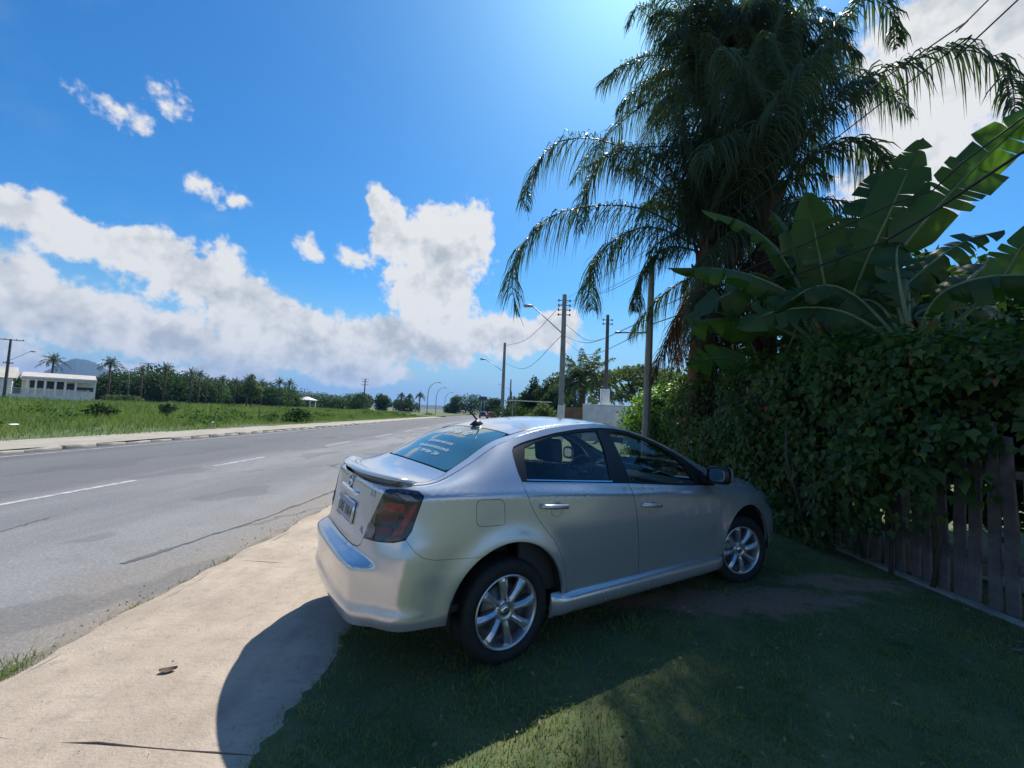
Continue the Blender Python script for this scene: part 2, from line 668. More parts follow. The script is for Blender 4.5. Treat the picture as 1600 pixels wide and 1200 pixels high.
def ach(x, w):
    """chart coordinate along the right side (rear and front corners unrolled)"""
    if x < AX0:
        return AX0 - AK * math.atan2(AX0 - x, w)
    if x > AX1:
        return AX1 + AK * math.atan2(x - AX1, w)
    return x


AC = AX0 - HALF            # rear centre line
AF = AX1 + HALF            # front centre line


def side_map(a, z):
    if a >= AX1:
        th = (a - AX1) / AK
        d = Vector((math.sin(th), -math.cos(th), 0))
        o = Vector((AX1, 0, z))
    elif a >= AX0:
        d = Vector((0, -1, 0))
        o = Vector((a, 0, z))
    elif a >= AX0 - 2 * HALF:
        th = (AX0 - a) / AK
        d = Vector((-math.sin(th), -math.cos(th), 0))
        o = Vector((AX0, 0, z))
    else:
        d = Vector((0, 1, 0))
        o = Vector((AX0 + (AX0 - 2 * HALF - a), 0, z))
    h = BV.ray_cast(o + d * 3, -d)
    if h[0] is None:
        h = BV.find_nearest(o + d * .9)
    n = interp_normal(h[0], h[2], allv, allf, NB)
    if n.dot(d) < 0 and n.z < .5:
        n = -n
    return h[0], n


def top_map(x, y):
    h = BT.ray_cast(Vector((x, y, 3)), Vector((0, 0, -1)))
    if h[0] is None:
        h = BT.find_nearest(Vector((x, y, 1.2)))
    return h[0], interp_normal(h[0], h[2], TOPV, ft, NTOP)


def inside(pt, poly):
    x, y = pt
    c = False
    j = len(poly) - 1
    for i in range(len(poly)):
        xi, yi = poly[i]
        xj, yj = poly[j]
        if (yi > y) != (yj > y) and x < (xj - xi) * (y - yi) / (yj - yi) + xi:
            c = not c
        j = i
    return c


def resample(poly, step):
    out = []
    n = len(poly)
    for i in range(n):
        a, b = np.array(poly[i]), np.array(poly[(i + 1) % n])
        k = max(1, int(np.linalg.norm(b - a) / step))
        for t in range(k):
            out.append(tuple(a + (b - a) * t / k))
    return out


def shrink(poly, g):
    """offset a closed outline inwards by g"""
    P = np.array(poly)
    area = 0.5 * np.sum(P[:, 0] * np.roll(P[:, 1], -1) - np.roll(P[:, 0], -1) * P[:, 1])
    sg = 1 if area > 0 else -1
    out = []
    n = len(P)
    for i in range(n):
        e1 = P[i] - P[i - 1]
        e2 = P[(i + 1) % n] - P[i]
        e1 /= np.linalg.norm(e1) + 1e-9
        e2 /= np.linalg.norm(e2) + 1e-9
        n1 = np.array([-e1[1], e1[0]]) * sg
        n2 = np.array([-e2[1], e2[0]]) * sg
        b = n1 + n2
        d = max(.35, 1 + n1.dot(n2))
        out.append(tuple(P[i] + b / d * g))
    return out


def roundp(poly, r, k=4):
    """round the corners of a closed outline"""
    P = [np.array(p, float) for p in poly]
    n = len(P)
    out = []
    for i in range(n):
        a, b, c = P[i - 1], P[i], P[(i + 1) % n]
        la, lc = np.linalg.norm(a - b), np.linalg.norm(c - b)
        ra, rc = min(r, la * .45), min(r, lc * .45)
        p, q = b + (a - b) / la * ra, b + (c - b) / lc * rc
        for t in np.linspace(0, 1, k):
            out.append(tuple((1 - t) ** 2 * p + 2 * t * (1 - t) * b + t * t * q))
    return out


def panel(name, outline, m, parent, holes=(), step=.035, gap=.0030, off=0.0, depth=.022, fmap=side_map, estep=None, sub=None, left=False, zstep=None):
    """a body panel cut from the car surface: outline in the chart, real edges folded inwards"""
    out = shrink(resample(outline, estep or step), gap)
    hs = [shrink(resample(h, estep or step), -gap) for h in holes]
    pts = list(out)
    edges = [(i, (i + 1) % len(out)) for i in range(len(out))]
    for h in hs:
        k = len(pts)
        pts += h
        edges += [(k + i, k + (i + 1) % len(h)) for i in range(len(h))]
    A = np.array(out)
    border = np.array(pts)
    zs = zstep or step
    for ix, a in enumerate(np.arange(A[:, 0].min(), A[:, 0].max(), step)):
        for z in np.arange(A[:, 1].min() + (zs * .5 if ix % 2 else 0), A[:, 1].max(), zs):
            if inside((a, z), out) and not any(inside((a, z), h) for h in hs):
                if np.min(np.sum((border - (a, z)) ** 2, 1)) > (min(step, zs) * .45) ** 2:
                    pts.append((a, z))
    res = geometry.delaunay_2d_cdt([Vector(p) for p in pts], edges, [], 0, 1e-6)
    v2, faces = res[0], res[2]
    bm = bmesh.new()
    nor = []
    poss = []
    vs = []
    for p in v2:
        co, n = fmap(p.x, p.y)
        poss.append(co)
        vs.append(bm.verts.new(co + n * off))
        nor.append(n)
    bm.verts.index_update()
    for f in faces:
        c = sum((v2[i] for i in f), Vector((0, 0))) / len(f)
        if inside(c, out) and not any(inside(c, h) for h in hs):
            try:
                bf = bm.faces.new([vs[i] for i in f])
                bf.smooth = True
                bf.normal_update()
                if bf.normal.dot(nor[f[0]]) < 0:
                    bf.normal_flip()
            except ValueError:
                pass
    for v in [v for v in bm.verts if not v.link_faces]:
        bm.verts.remove(v)
    bm.normal_update()
    if depth:
        be = [e for e in bm.edges if len(e.link_faces) == 1]
        nn = {v: v.normal.copy() for v in bm.verts}
        r = bmesh.ops.extrude_edge_only(bm, edges=be)
        ev = [g for g in r['geom'] if isinstance(g, bmesh.types.BMVert)]
        bm.verts.ensure_lookup_table()
        src = {}
        for e in [g for g in bm.edges]:
            a, b = e.verts
            if a in nn and b not in nn:
                src[b] = nn[a]
            elif b in nn and a not in nn:
                src[a] = nn[b]
        for v in ev:
            n = src.get(v)
            if n is not None:
                v.co -= n * depth
        for e in be:
            e.smooth = False
        for g in r['geom']:
            if isinstance(g, bmesh.types.BMFace):
                g.smooth = False
    if left:
        for v in bm.verts:
            v.co.y *= -1
        bmesh.ops.reverse_faces(bm, faces=bm.faces)
    me = bpy.data.meshes.new(name)
    bm.normal_update()
    bm.to_mesh(me)
    bm.free()
    me.materials.append(m)
    kn = len(nor)
    loc = {tuple(round(c, 5) for c in (v + n * off)): n for v, n in zip(poss, nor)}
    cn = []
    for p in me.polygons:
        for li in p.loop_indices:
            v = me.vertices[me.loops[li].vertex_index].co
            n = None
            if p.use_smooth:
                n = loc.get((round(v.x, 5), round(-v.y if left else v.y, 5), round(v.z, 5)))
                if n is not None and left:
                    n = Vector((n.x, -n.y, n.z))
            cn.append(n if n is not None else (0, 0, 0))
    me.normals_split_custom_set(cn)
    return link(name, me, parent)


def mirror_mesh(me0):
    me = me0.copy()
    cn = [Vector(c.vector) for c in me0.corner_normals]
    co = np.empty(len(me.vertices) * 3, np.float32)
    me.vertices.foreach_get('co', co)
    co[1::3] *= -1
    me.vertices.foreach_set('co', co)
    order = [[cn[li] for li in p.loop_indices] for p in me.polygons]
    vorder = [[me.loops[li].vertex_index for li in p.loop_indices] for p in me.polygons]
    me.flip_normals()
    out = []
    for p, ns, vs in zip(me.polygons, order, vorder):
        d = dict(zip(vs, ns))
        for li in p.loop_indices:
            n = d[me.loops[li].vertex_index]
            out.append((n.x, -n.y, n.z))
    me.normals_split_custom_set(out)
    return me


def both(name, outline, m, parent, **kw):
    """the same panel on the right and on the left side"""
    a = panel(name, outline, m, parent, **kw)
    me = mirror_mesh(a.data)
    b = link(name, me, parent)
    return a, b


def arc(cx, cz, r, a0, a1, n=18):
    return [(cx + r * math.cos(t), cz + r * math.sin(t)) for t in np.linspace(R(a0), R(a1), n)]


def build_car():
    car = thing('car', 'silver four door sedan parked on the grass with its nose in the hedge', 'car', (CAR_X, CAR_Y, 0), CAR_A)
    # outlines on the side chart (along the car, height)
    DLO = [(.09, 1.100), (.078, 1.15), (.078, 1.20), (.084, 1.25), (.094, 1.283), (.118, 1.308), (.178, 1.330), (.24, 1.347), (.309, 1.362), (.40, 1.382), (.506, 1.403), (.733, 1.432), (.90, 1.443), (.997, 1.446), (1.15, 1.44), (1.316, 1.418),
           (1.50, 1.373), (1.675, 1.318), (1.83, 1.255), (1.984, 1.183), (2.143, 1.076), (2.262, .975), (2.285, .95), (2.262, .946), (1.7, .985), (1.088, 1.034), (.6, 1.068)]
    bl = [(1.088, 1.034), (1.084, .99), (1.088, .93), (1.103, .84), (1.125, .7), (1.142, .55), (1.155, .36)]
    rear_edge = [(.437, .36), (.425, .45), (.400, .54), (.37, .63), (.325, .705), (.28, .758), (.235, .808), (.195, .855), (.155, .91), (.125, .965), (.104, 1.02), (.092, 1.06), (.09, 1.100)]
    rdoor = rear_edge + [(.35, 1.084), (.6, 1.068), (.85, 1.05)] + bl
    fdoor = [(1.088, 1.034), (1.4, 1.009), (1.7, .985), (2.0, .965), (2.262, .946), (2.245, .85), (2.243, .7), (2.24, .55), (2.23, .43), (2.215, .36)] + bl[::-1][:-1]
    doors = rear_edge + DLO[1:24] + [(2.245, .85), (2.243, .7), (2.24, .55), (2.23, .43), (2.215, .36), (1.155, .36)]
    fuel = roundp([(-.252, .860), (-.055, .852), (-.066, 1.008), (-.254, 1.016)], .035)
    # points given in space, moved to the chart
    TL = [(-.579, 1.044), (-.613, 1.066), (-.70, 1.070), (-.843, 1.064), (-.935, .91), (-1.023, .760), (-.86, .775), (-.745, .786), (-.672, .806), (-.642, .85), (-.604, .968)]
    # quarter / body side: tail light edge, up the deck side, roof rail, down to the front
    k2s = [(ach(k2[i, 0], k2[i, 1]), k2[i, 2] - .004) for i in range(int(2.9 * SUB), int(10.7 * SUB), 2)]
    seam_y = .715
    tl_out = [TL[9], TL[10], TL[0], TL[1], TL[2]]
    seam = [(-.40, .692), (-.50, .695), (-.572, .713), (-.617, .748), TL[8]]
    side = seam + [TL[9], TL[10], TL[0], TL[1], TL[2]] + k2s
    side += [(2.42, .985), (2.36, .945), (2.34, .85), (2.33, .7), (2.31, .55), (2.29, .43), (2.27, .335), (.36, .335)]
    side += arc(0, .345, ARC, -1, 121, 26)[0:]
    body = panel('body_side', side, paint, car, holes=[doors, fuel], step=.03, zstep=.022, gap=.0)
    me = mirror_mesh(body.data)
    link('body_side', me, car)
    both('fuel_flap', fuel, paint, car, step=.03, gap=.003, estep=.012)
    rd = both('rear_door', rdoor, paint, car, step=.035)
    fd = both('front_door', fdoor, paint, car, step=.035)
    # black window surround with glass panes
    rg = [(.145, 1.112), (.165, 1.22), (.205, 1.302), (.30, 1.335), (.49, 1.378), (.72, 1.408), (.93, 1.42), (.935, 1.30), (.90, 1.063), (.6, 1.085)]
    fgl = [(1.13, 1.045), (1.10, 1.22), (1.07, 1.405), (1.15, 1.412), (1.303, 1.393), (1.48, 1.35), (1.657, 1.292), (1.80, 1.225), (1.91, 1.125), (1.955, 1.0), (1.94, .986), (1.6, 1.012)]
    qg = [(.085, 1.12), (.085, 1.24), (.10, 1.275), (.16, 1.30), (.16, 1.11)]
    both('window_surround', DLO, m_black, car, holes=[rg, fgl], step=.04, gap=.004, off=-.004, zstep=.03)
    for k in (0, 1):
        o = both('door_window', rg, m_glass, rd[k] if False else car, step=.05, gap=-.004, off=-.010, depth=0) if k == 0 else both('door_window', fgl, m_glass, car, step=.05, gap=-.004, off=-.010, depth=0)
    # polished strip along the belt
    strip = [(.13, 1.103), (.6, 1.072), (.92, 1.051), (.92, 1.058), (.6, 1.079), (.13, 1.110)]
    both('belt_strip', strip, m_chrome, car, step=.03, gap=0, off=.002, depth=.004)
    # front wing, bumpers
    wing = [(2.36, .945), (2.42, .985)] + [(ach(k2[i, 0], k2[i, 1]), k2[i, 2] - .004) for i in range(int(10.7 * SUB), int(12.9 * SUB), 2)]
    fx = ach(3.27, .66)
    wing += [(ach(3.27, .68), .80), (ach(3.12, .80), .72), (ach(3.06, .83), .62)] + arc(2.685, .345, ARC, 42, 181, 26) + [(2.27, .335), (2.29, .43), (2.31, .55), (2.33, .7), (2.34, .85)]
    both('front_wing', wing, paint, car, step=.035)
    lampo = [(ach(3.12, .80), .72), (ach(3.27, .68), .80), (ach(3.30, .58), .855), (ach(3.40, .42), .80), (ach(3.5, .45), .70), (ach(3.35, .68), .66)]
    both('headlight', lampo, m_greylens, car, step=.04, gap=.002)
    half = [(ach(3.06, .83), .62), (ach(3.12, .80), .72), (ach(3.35, .68), .66), (ach(3.5, .45), .70), (ach(3.40, .42), .80), (AF, .82)]
    lowf = arc(2.685, .345, ARC, -8, 42, 10)
    fb = half + [(AF, .205)] + [(ach(3.4, .7), .21), (3.09, .29)] + lowf[1:]
    both('front_bumper', fb, paint, car, step=.05, gap=.001)
    # rear bumper across the back
    tr_low = [TL[5], (-1.055, .715), (-1.10, .692), (-1.2, .680), (-1.4, .674), (AC, .672)]
    hb = seam + [TL[7], TL[6], TL[5]] + tr_low[1:]
    lowb = arc(0, .345, ARC, 121, 184, 14)
    botb = [(-.42, .318), (-.62, .322), (-.85, .316), (-1.018, .307), (-1.3, .296), (AC, .292)]
    mir = lambda L: [(2 * AC - a, z) for a, z in L]
    fullb = hb + mir(hb)[::-1][1:] + mir(lowb) + mir(botb) + botb[::-1][1:] + lowb[::-1]
    panel('rear_bumper', fullb, paint, car, step=.032, zstep=.014, gap=.0022)
    # boot lid: rear face
    tlid = [TL[5], TL[4], TL[3]]
    up = [(-1.1, 1.062), (AC, 1.06)]
    fullt = tr_low[1:] + mir(tr_low[1:])[::-1][1:] + [mir([TL[5]])[0], mir([TL[4]])[0], mir([TL[3]])[0]] + mir(up) + up[::-1][1:] + [TL[3], TL[4], TL[5]]
    lid = panel('boot_lid', fullt, paint, car, step=.03, zstep=.02)
    # tail lights
    for sgn in (1, -1):
        flip = sgn < 0
        tl = panel('tail_light', roundp(TL, .03), m_lens, car, step=.025, gap=.003, estep=.015, off=.004, left=flip, depth=.03)
        A = lambda x, w: ach(x, w)
        xs0, xs1 = TL[0][0], TL[5][0]

        def bl_(u, v):
            # u: 0 outer edge .. 1 inner edge, v: 0 bottom .. 1 top
            t = np.array(TL[0]) * (1 - u) + np.array(TL[3]) * u
            b = np.array(TL[8]) * (1 - u) + np.array(TL[5]) * u
            return tuple(b * (1 - v) + t * v)
        q = lambda L: [bl_(u, v) for u, v in L]
        for nm, L, mm in [('red_reflector', [(.28, .60), (.75, .60), (.78, .78), (.30, .78)], m_red),
                          ('dark_reflector', [(.30, .34), (.78, .34), (.80, .56), (.32, .56)], m_dred),
                          ('dark_reflector', [(.32, .12), (.72, .12), (.76, .27), (.33, .27)], m_dred),
                          ('side_reflector', [(.10, .14), (.30, .06), (.22, .30), (.20, .52), (.16, .78), (.06, .80), (.07, .5)], m_red),
                          ('top_lens', [(.04, .87), (.35, .86), (.66, .97), (.30, .965)], m_greylens)]:
            panel(nm, roundp(q(L), .012), mm, tl, step=.02, gap=0, estep=.01, off=.0065, left=flip, depth=.004)
        disc = [(-.935 + .046 * math.cos(t), .822 + .042 * math.sin(t)) for t in np.linspace(0, 2 * math.pi, 20)[:-1]]
        panel('round_lens', disc, m_greylens, tl, step=.02, gap=0, estep=.01, off=.008, left=flip, depth=.006)
    # top panels: rear screen, roof, windscreen, bonnet, deck, rails
    def edge(x0, dx, y0, y1, n=14):
        return [(x0 + dx * (1 - (y / max(abs(y0), abs(y1))) ** 2), y) for y in np.linspace(y0, y1, n)]
    rs = edge(-.325, -.03, -.585, .585) + edge(.165, -.015, .53, -.53)
    rs = roundp(rs, .05, 3)
    roofp = edge(.169, -.015, -.548, .548) + [(.5, .550), (1.1, .546), (1.55, .555)] + edge(1.72, .05, .563, -.563) + [(1.55, -.555), (1.1, -.546), (.5, -.550)]
    ws = edge(1.73, .05, -.562, .562) + [(2.0, .60)] + edge(2.42, .11, .64, -.64) + [(2.0, -.60)]
    panel('rear_screen', rs, m_rear, car, fmap=top_map, step=.06, gap=.003, depth=.01, estep=.03, off=-.002)
    panel('roof', roofp, paint, car, fmap=top_map, step=.07, gap=.004, estep=.05)
    panel('windscreen', ws, m_wind, car, fmap=top_map, step=.08, gap=.003, depth=.01)
    deck = edge(-.665, -.07, -.50, .50) + [(-.58, .572), (-.46, .605), (-.36, .608)] + edge(-.332, -.03, .598, -.598) + [(-.36, -.608), (-.46, -.605), (-.58, -.572)]
    panel('boot_deck', deck, paint, car, fmap=top_map, step=.05, gap=.003)
    hood = edge(2.52, .11, -.66, .66) + [(2.75, .66), (3.05, .62), (3.24, .52)] + edge(3.36, .06, .36, -.36) + [(3.24, -.52), (3.05, -.62), (2.75, -.66)]
    panel('bonnet', hood, paint, car, fmap=top_map, step=.08, gap=.004)
    cowl = edge(2.425, .11, -.65, .65) + edge(2.515, .11, .655, -.655)
    panel('scuttle', cowl, m_black, car, fmap=top_map, step=.06, gap=0, off=-.01)
    for sg in (1, -1):
        e_out = [(k2[i, 0], sg * (k2[i, 1] - .001)) for i in range(int(2.9 * SUB), int(12.9 * SUB), 3)]
        inner = [(-.63, .54), (-.58, .576), (-.46, .609), (-.36, .612), (-.325, .594), (-.15, .572), (.05, .550), (.168, .552), (.5, .554), (1.1, .550), (1.55, .559), (1.73, .567), (2.0, .603), (2.42, .645), (2.52, .664), (2.75, .664), (3.05, .624), (3.2, .55)]
        inner = [(x, sg * y) for x, y in inner]
        panel('roof_rail', e_out + inner[::-1], paint, car, fmap=top_map, step=.05, gap=.0, depth=.012, estep=.03)
    # dark drip channel between roof and rail
    for sg in (1, -1):
        mb = MB()
        pts = []
        for x, y in [(.14, .551), (.3, .552), (.5, .552), (.8, .550), (1.1, .548), (1.4, .553), (1.7, .564)]:
            co, n = top_map(x, sg * y)
            pts.append(co - n * .002)
        mb.tube(pts, .006, 6)
        mb.build('roof_channel', m_black, car)
    # side skirts
    for sg in (-1, 1):
        ys, prof = [], [(.865, .362), (.900, .352), (.925, .318), (.922, .27), (.90, .225), (.86, .20), (.80, .20)]
        vs, fs = [], []
        xs = np.linspace(.33, 2.30, 24)
        for x in xs:
            e = min(1, (x - .33) / .10 + .25, (2.30 - x) / .10 + .25)
            rise = .02 * (1 - (x - .33) / 1.97)
            for (w, z) in prof:
                vs.append((x, sg * (.865 + (w - .865) * e), z + rise * .3))
        for i in range(len(xs) - 1):
            for j in range(len(prof) - 1):
                a = i * len(prof) + j
                f = (a, a + 1, a + 1 + len(prof), a + len(prof))
                fs.append(f if sg < 0 else f[::-1])
        n = len(prof)
        fs.append(tuple(range(n)))
        fs.append(tuple((len(xs) - 1) * n + k for k in reversed(range(n))))
        mb = MB()
        mb.add(vs, fs, True)
        s = mb.build('side_skirt', paint, car)
        for p in s.data.polygons:
            p.use_smooth = len(p.vertices) == 4
    # spoiler on the boot lid
    ny = 33
    vs, fs = [], []
    for i in range(ny):
        y = -.65 + 1.30 * i / (ny - 1)
        t = abs(y) / .65
        xr = -.795 + .145 * t ** 2.2
        ch = .17 - .06 * t ** 2
        zr = 1.114 + .008 * (1 - t)
        e = 1 - .5 * max(0, (t - .9) / .1) ** 2
        zd = 1.082 + .008 * t
        pr_ = [(xr, zr), (xr + .008, zr + .010), (xr + .05, zr + .013), (xr + ch * .6, zr + .002), (xr + ch, zd), (xr + ch * .6, zd - .03), (xr + .075, zr - .030), (xr + .010, zr - .009)]
        cz = zr - .004
        for x, z in pr_:
            vs.append((x, y, cz + (z - cz) * e))
    k = 8
    for i in range(ny - 1):
        for j in range(k):
            fs.append((i * k + j, i * k + (j + 1) % k, (i + 1) * k + (j + 1) % k, (i + 1) * k + j))
    fs.append(tuple(range(k)))
    fs.append(tuple((ny - 1) * k + j for j in reversed(range(k))))
    mb = MB()
    mb.add(vs, fs, True)
    mb.build('spoiler', paint, car)
    # plate, garnish, badges on the boot lid
    def onlid(y, z):
        h = BV.ray_cast(Vector((-3, y, z)), Vector((1, 0, 0)))
        return h[0], interp_normal(h[0], h[2], allv, allf, NB)

    def frame_at(y, z, lift=.003):
        co, n = onlid(y, z)
        zax = n.normalized()
        xax = Vector((0, 0, 1)).cross(zax).normalized()
        yax = zax.cross(xax)
        co = co + zax * lift
        return Matrix(((xax.x, yax.x, zax.x, co.x), (xax.y, yax.y, zax.y, co.y), (xax.z, yax.z, zax.z, co.z), (0, 0, 0, 1)))
    PM = frame_at(-.03, .850, .008)
    mb = MB()
    mb.box(-.20, .20, -.065, .065, -.004, .004)
    plate = mb.build('number_plate', m_plate, lid, bevel=.003, seg=1)
    plate.data.transform(PM)
    for (y0, y1, z0, z1) in [(-.205, .205, -.071, -.062), (-.205, .205, .062, .071), (-.206, -.197, -.0615, .0615), (.197, .206, -.0615, .0615)]:
        mb = MB()
        mb.box(y0, y1, z0, z1, -.004, .009)
        q = mb.build('plate_frame', m_chrome, plate, bevel=.002, seg=1)
        q.data.transform(PM)

    def text(s, size, m, parent, mtx, name='lettering', shear=0.0, ext=.0012, bold=0.0, sp=1.0):
        cu = bpy.data.curves.new(name, 'FONT')
        cu.body = s
        cu.size = size
        cu.align_x = 'CENTER'
        cu.align_y = 'CENTER'
        cu.shear = shear
        cu.extrude = ext
        cu.offset = bold
        cu.space_character = sp
        cu.resolution_u = 3
        ob = bpy.data.objects.new(name, cu)
        COL.objects.link(ob)
        dg = bpy.context.evaluated_depsgraph_get()
        me = bpy.data.meshes.new_from_object(ob.evaluated_get(dg))
        bpy.data.objects.remove(ob)
        me.materials.clear()
        me.materials.append(m)
        me.transform(mtx)
        return link(name, me, parent)
    back = Matrix(((0, 0, -1, 0), (-1, 0, 0, 0), (0, 1, 0, 0), (0, 0, 0, 1)))
    text('LRE 1064', .088, m_black, plate, PM @ Matrix.Translation((0, -.008, .0045)), 'plate_lettering', bold=.001)
    mb = MB()
    pts = []
    for y in np.linspace(-.25, .25, 15):
        co, n = onlid(y, .972)
        pts.append(co + n * (.012 * (1 - (y / .25) ** 4) - .004))
    mb.tube(pts, [.006] + [.016] * 13 + [.006], 10)
    mb.build('plate_garnish', m_chrome, lid)
    EM = frame_at(0, 1.028, .004)
    mb = MB()
    mb.tube([(.046 * math.cos(t), .040 * math.sin(t), 0) for t in np.linspace(0, 2 * math.pi, 25)], .0065, 8, caps=False)
    mb.build('emblem', m_chrome, lid).data.transform(EM)
    mb = MB()
    mb.box(-.058, .058, -.010, .010, -.003, .008)
    mb.build('emblem_bar', m_chrome, lid, bevel=.002, seg=1).data.transform(EM)
    for (s, y, z, sz) in [('2.0', -.47, 1.015, .055), ('SL', -.41, .79, .05)]:
        text(s, sz, m_chrome, lid, frame_at(y, z), 'badge', ext=.002, bold=.001)
    # lettering on the rear screen, laid on the glass
    for (s, u, v, sz, sh) in [('Simples Gs', .0, .72, .10, .35), ('f    @simplesconstrutora', -.0, .42, .050, 0), ('simplesconstrutora.com.br', 0.04, .30, .050, 0), ('22  999 9064  2764', .06, .18, .050, 0)]:
        x = -.34 + .50 * v
        yy = -u
        co, n = top_map(x, yy)
        co2, _ = top_map(x + .04, yy)
        upv = (co2 - co).normalized()
        zax = n.normalized()
        xax = upv.cross(zax).normalized()
        upv = zax.cross(xax)
        M = Matrix(((xax.x, upv.x, zax.x, co.x), (xax.y, upv.y, zax.y, co.y), (xax.z, upv.z, zax.z, co.z), (0, 0, 0, 1)))
        cu = text(s, sz, m_white_print, car, Matrix.Identity(4), 'screen_lettering', shear=sh, ext=0, bold=.0006)
        for vv in cu.data.vertices:
            q = M @ vv.co
            c2, n2 = top_map(q.x, q.y)
            vv.co = c2 + n2 * .0015
    # shoulder under-panel closing the seam between deck and quarter
    i0, i1 = 0, int(5.4 * SUB)
    r0 = len(rows) - 1
    sub = (G - gn * .005)[i0:i1, r0 + 2:]
    for sg in (-1, 1):
        link('shoulder', mesh_np('shoulder', sub.reshape(-1, 3) * np.array([1, sg, 1]), grid_faces(sub.shape[0], sub.shape[1]), paint, True), car)
    mb = MB()
    mb.box(-.66, -.36, -.60, .60, .42, 1.0)
    mb.build('boot_light_block', m_dark, car)  # unseen box added to stop sunlight leaking through the boot
    # dark core behind the plate of the number lamp, arches, underbody
    for cx in (0, 2.685):
        for sg in (-1, 1):
            mb = MB()
            vs, fs = [], []
            n = 26
            for t in np.linspace(R(-8), R(188), n):
                for w in (.886, .52):
                    vs.append((cx + ARC * 1.0 * math.cos(t), sg * w, .345 + ARC * math.sin(t)))
            for i in range(n - 1):
                fs.append((2 * i, 2 * i + 1, 2 * i + 3, 2 * i + 2))
            fs.append(tuple(range(1, 2 * n, 2)))
            mb.add(vs, fs, True)
            mb.build('arch_liner', m_dark, car)
    mb = MB()
    mb.box(-.76, -.42, -.50, .50, .235, .40)
    mb.box(-.42, 3.1, -.55, .55, .19, .30)
    mb.box(.42, 2.27, -.84, .84, .22, .36)
    mb.box(3.1, 3.45, -.62, .62, .22, .40)
    mb.build('underbody', m_dark, car)
    mb = MB()
    mb.tube([(-.74, .42, .25), (-.50, .42, .25)], .03, 12)
    mb.build('exhaust_pipe', m_disc, car)
    # cabin tub and bulkheads keep the inside dark
    mb = MB()
    mb.box(-.42, 2.3, -.79, .79, .36, .40)
    mb.box(-.36, -.33, -.62, .62, .40, 1.04)
    mb.box(-.40, .05, -.66, .66, 1.03, 1.055)
    mb.box(2.30, 2.33, -.78, .78, .36, .92)
    for sg in (-1, 1):
        mb.box(.1, 2.3, sg * .80 - .015, sg * .80 + .015, .38, .93)
    mb.build('cabin_lining', m_dash, car)
    # seats
    def slab(mb, x0, x1, y0, y1, z0, z1, lean=0.0):
        vs = [(x - lean * (z - z0), y, z) for z in (z0, z1) for y in (y0, y1) for x in (x0, x1)]
        mb.add(vs, [(0, 2, 3, 1), (4, 5, 7, 6), (0, 1, 5, 4), (2, 6, 7, 3), (0, 4, 6, 2), (1, 3, 7, 5)])
    for y in (-.37, .37):
        mb = MB()
        slab(mb, .88, 1.40, y - .25, y + .25, .42, .56)
        slab(mb, .86, 1.0, y - .25, y + .25, .54, 1.12, .38)
        s = mb.build('front_seat', m_seat, car, bevel=.05, seg=3)
        mb = MB()
        slab(mb, .615, .725, y - .13, y + .13, 1.16, 1.345, .1)
        mb.build('headrest', m_seat, s, bevel=.04, seg=3)
        mb = MB()
        for q in (-.06, .06):
            mb.tube([(.67, y + q, 1.10), (.66, y + q, 1.2)], .007, 6)
        mb.build('headrest_post', m_chrome, s)
    mb = MB()
    slab(mb, .02, .55, -.66, .66, .42, .58)
    slab(mb, -.02, .16, -.66, .66, .56, 1.07, .45)
    s = mb.build('rear_seat', m_seat, car, bevel=.05, seg=3)
    for y in (-.40, .40):
        mb = MB()
        slab(mb, -.18, -.08, y - .13, y + .13, 1.08, 1.24, .1)
        mb.build('headrest', m_seat, s, bevel=.04, seg=3)
    mb = MB()
    slab(mb, 1.95, 2.36, -.76, .76, .60, .955, .15)
    slab(mb, 1.90, 2.05, .20, .56, .86, 1.0, .1)
    mb.build('dashboard', m_dash, car, bevel=.05, seg=3)
    mb = MB()
    cw, tilt = Vector((1.68, .37, .93)), R(25)
    pts = []
    for t in np.linspace(0, 2 * math.pi, 29):
        pts.append(cw + Vector((math.sin(t) * .185 * math.sin(tilt), math.cos(t) * .185, math.sin(t) * .185 * math.cos(tilt))))
    mb.tube(pts, .014, 8, caps=False)
    for t in (0, math.pi, 1.5 * math.pi):
        mb.tube([cw, cw + Vector((math.sin(t) * .18 * math.sin(tilt), math.cos(t) * .18, math.sin(t) * .18 * math.cos(tilt)))], .014, 6)
    mb.tube([cw, cw + Vector((.30, 0, -.12))], .04, 8)
    mb.build('steering_wheel', m_dash, car)
    mb = MB()
    slab(mb, 1.80, 1.825, -.11, .11, 1.275, 1.335)
    mb.tube([(1.82, 0, 1.32), (1.86, 0, 1.37)], .008, 6)
    mb.build('interior_mirror', m_black, car, bevel=.006, seg=1)
    # door handles
    for (hx, hz, drs, rx) in [(.318, .937, rd, 0), (1.27, .868, fd, 1)]:
        for k, sg in ((0, -1), (1, 1)):
            co, n = side_map(hx, hz)
            w = -co.y
            slope = -.075
            vs = []
            mb = MB()
            L = .112
            pts = [(hx - L, sg * (w + .006), hz - L * slope * -1 * -1), (hx - L * .8, sg * (w + .026), hz - L * .8 * slope), (hx, sg * (w + .034), hz), (hx + L * .8, sg * (w + .026), hz + L * .8 * slope), (hx + L, sg * (w + .006), hz + L * slope)]
            pts[0] = (hx - L, sg * (w + .006), hz - L * slope)
            mb.tube(pts, [.013, .0165, .017, .0165, .013], 10)
            h = mb.build('door_handle', paint, drs[k])
            mb = MB()
            prof = [(0, .052), (.0045, .050), (.001, .043), (-.006, .02), (-.007, .001)]
            mb.lathe([(sg * (w + .001 + a), r) for a, r in prof], 24, 'y', (hx + .02, 0, hz - .022))
            mb.build('handle_cup', paint, drs[k])
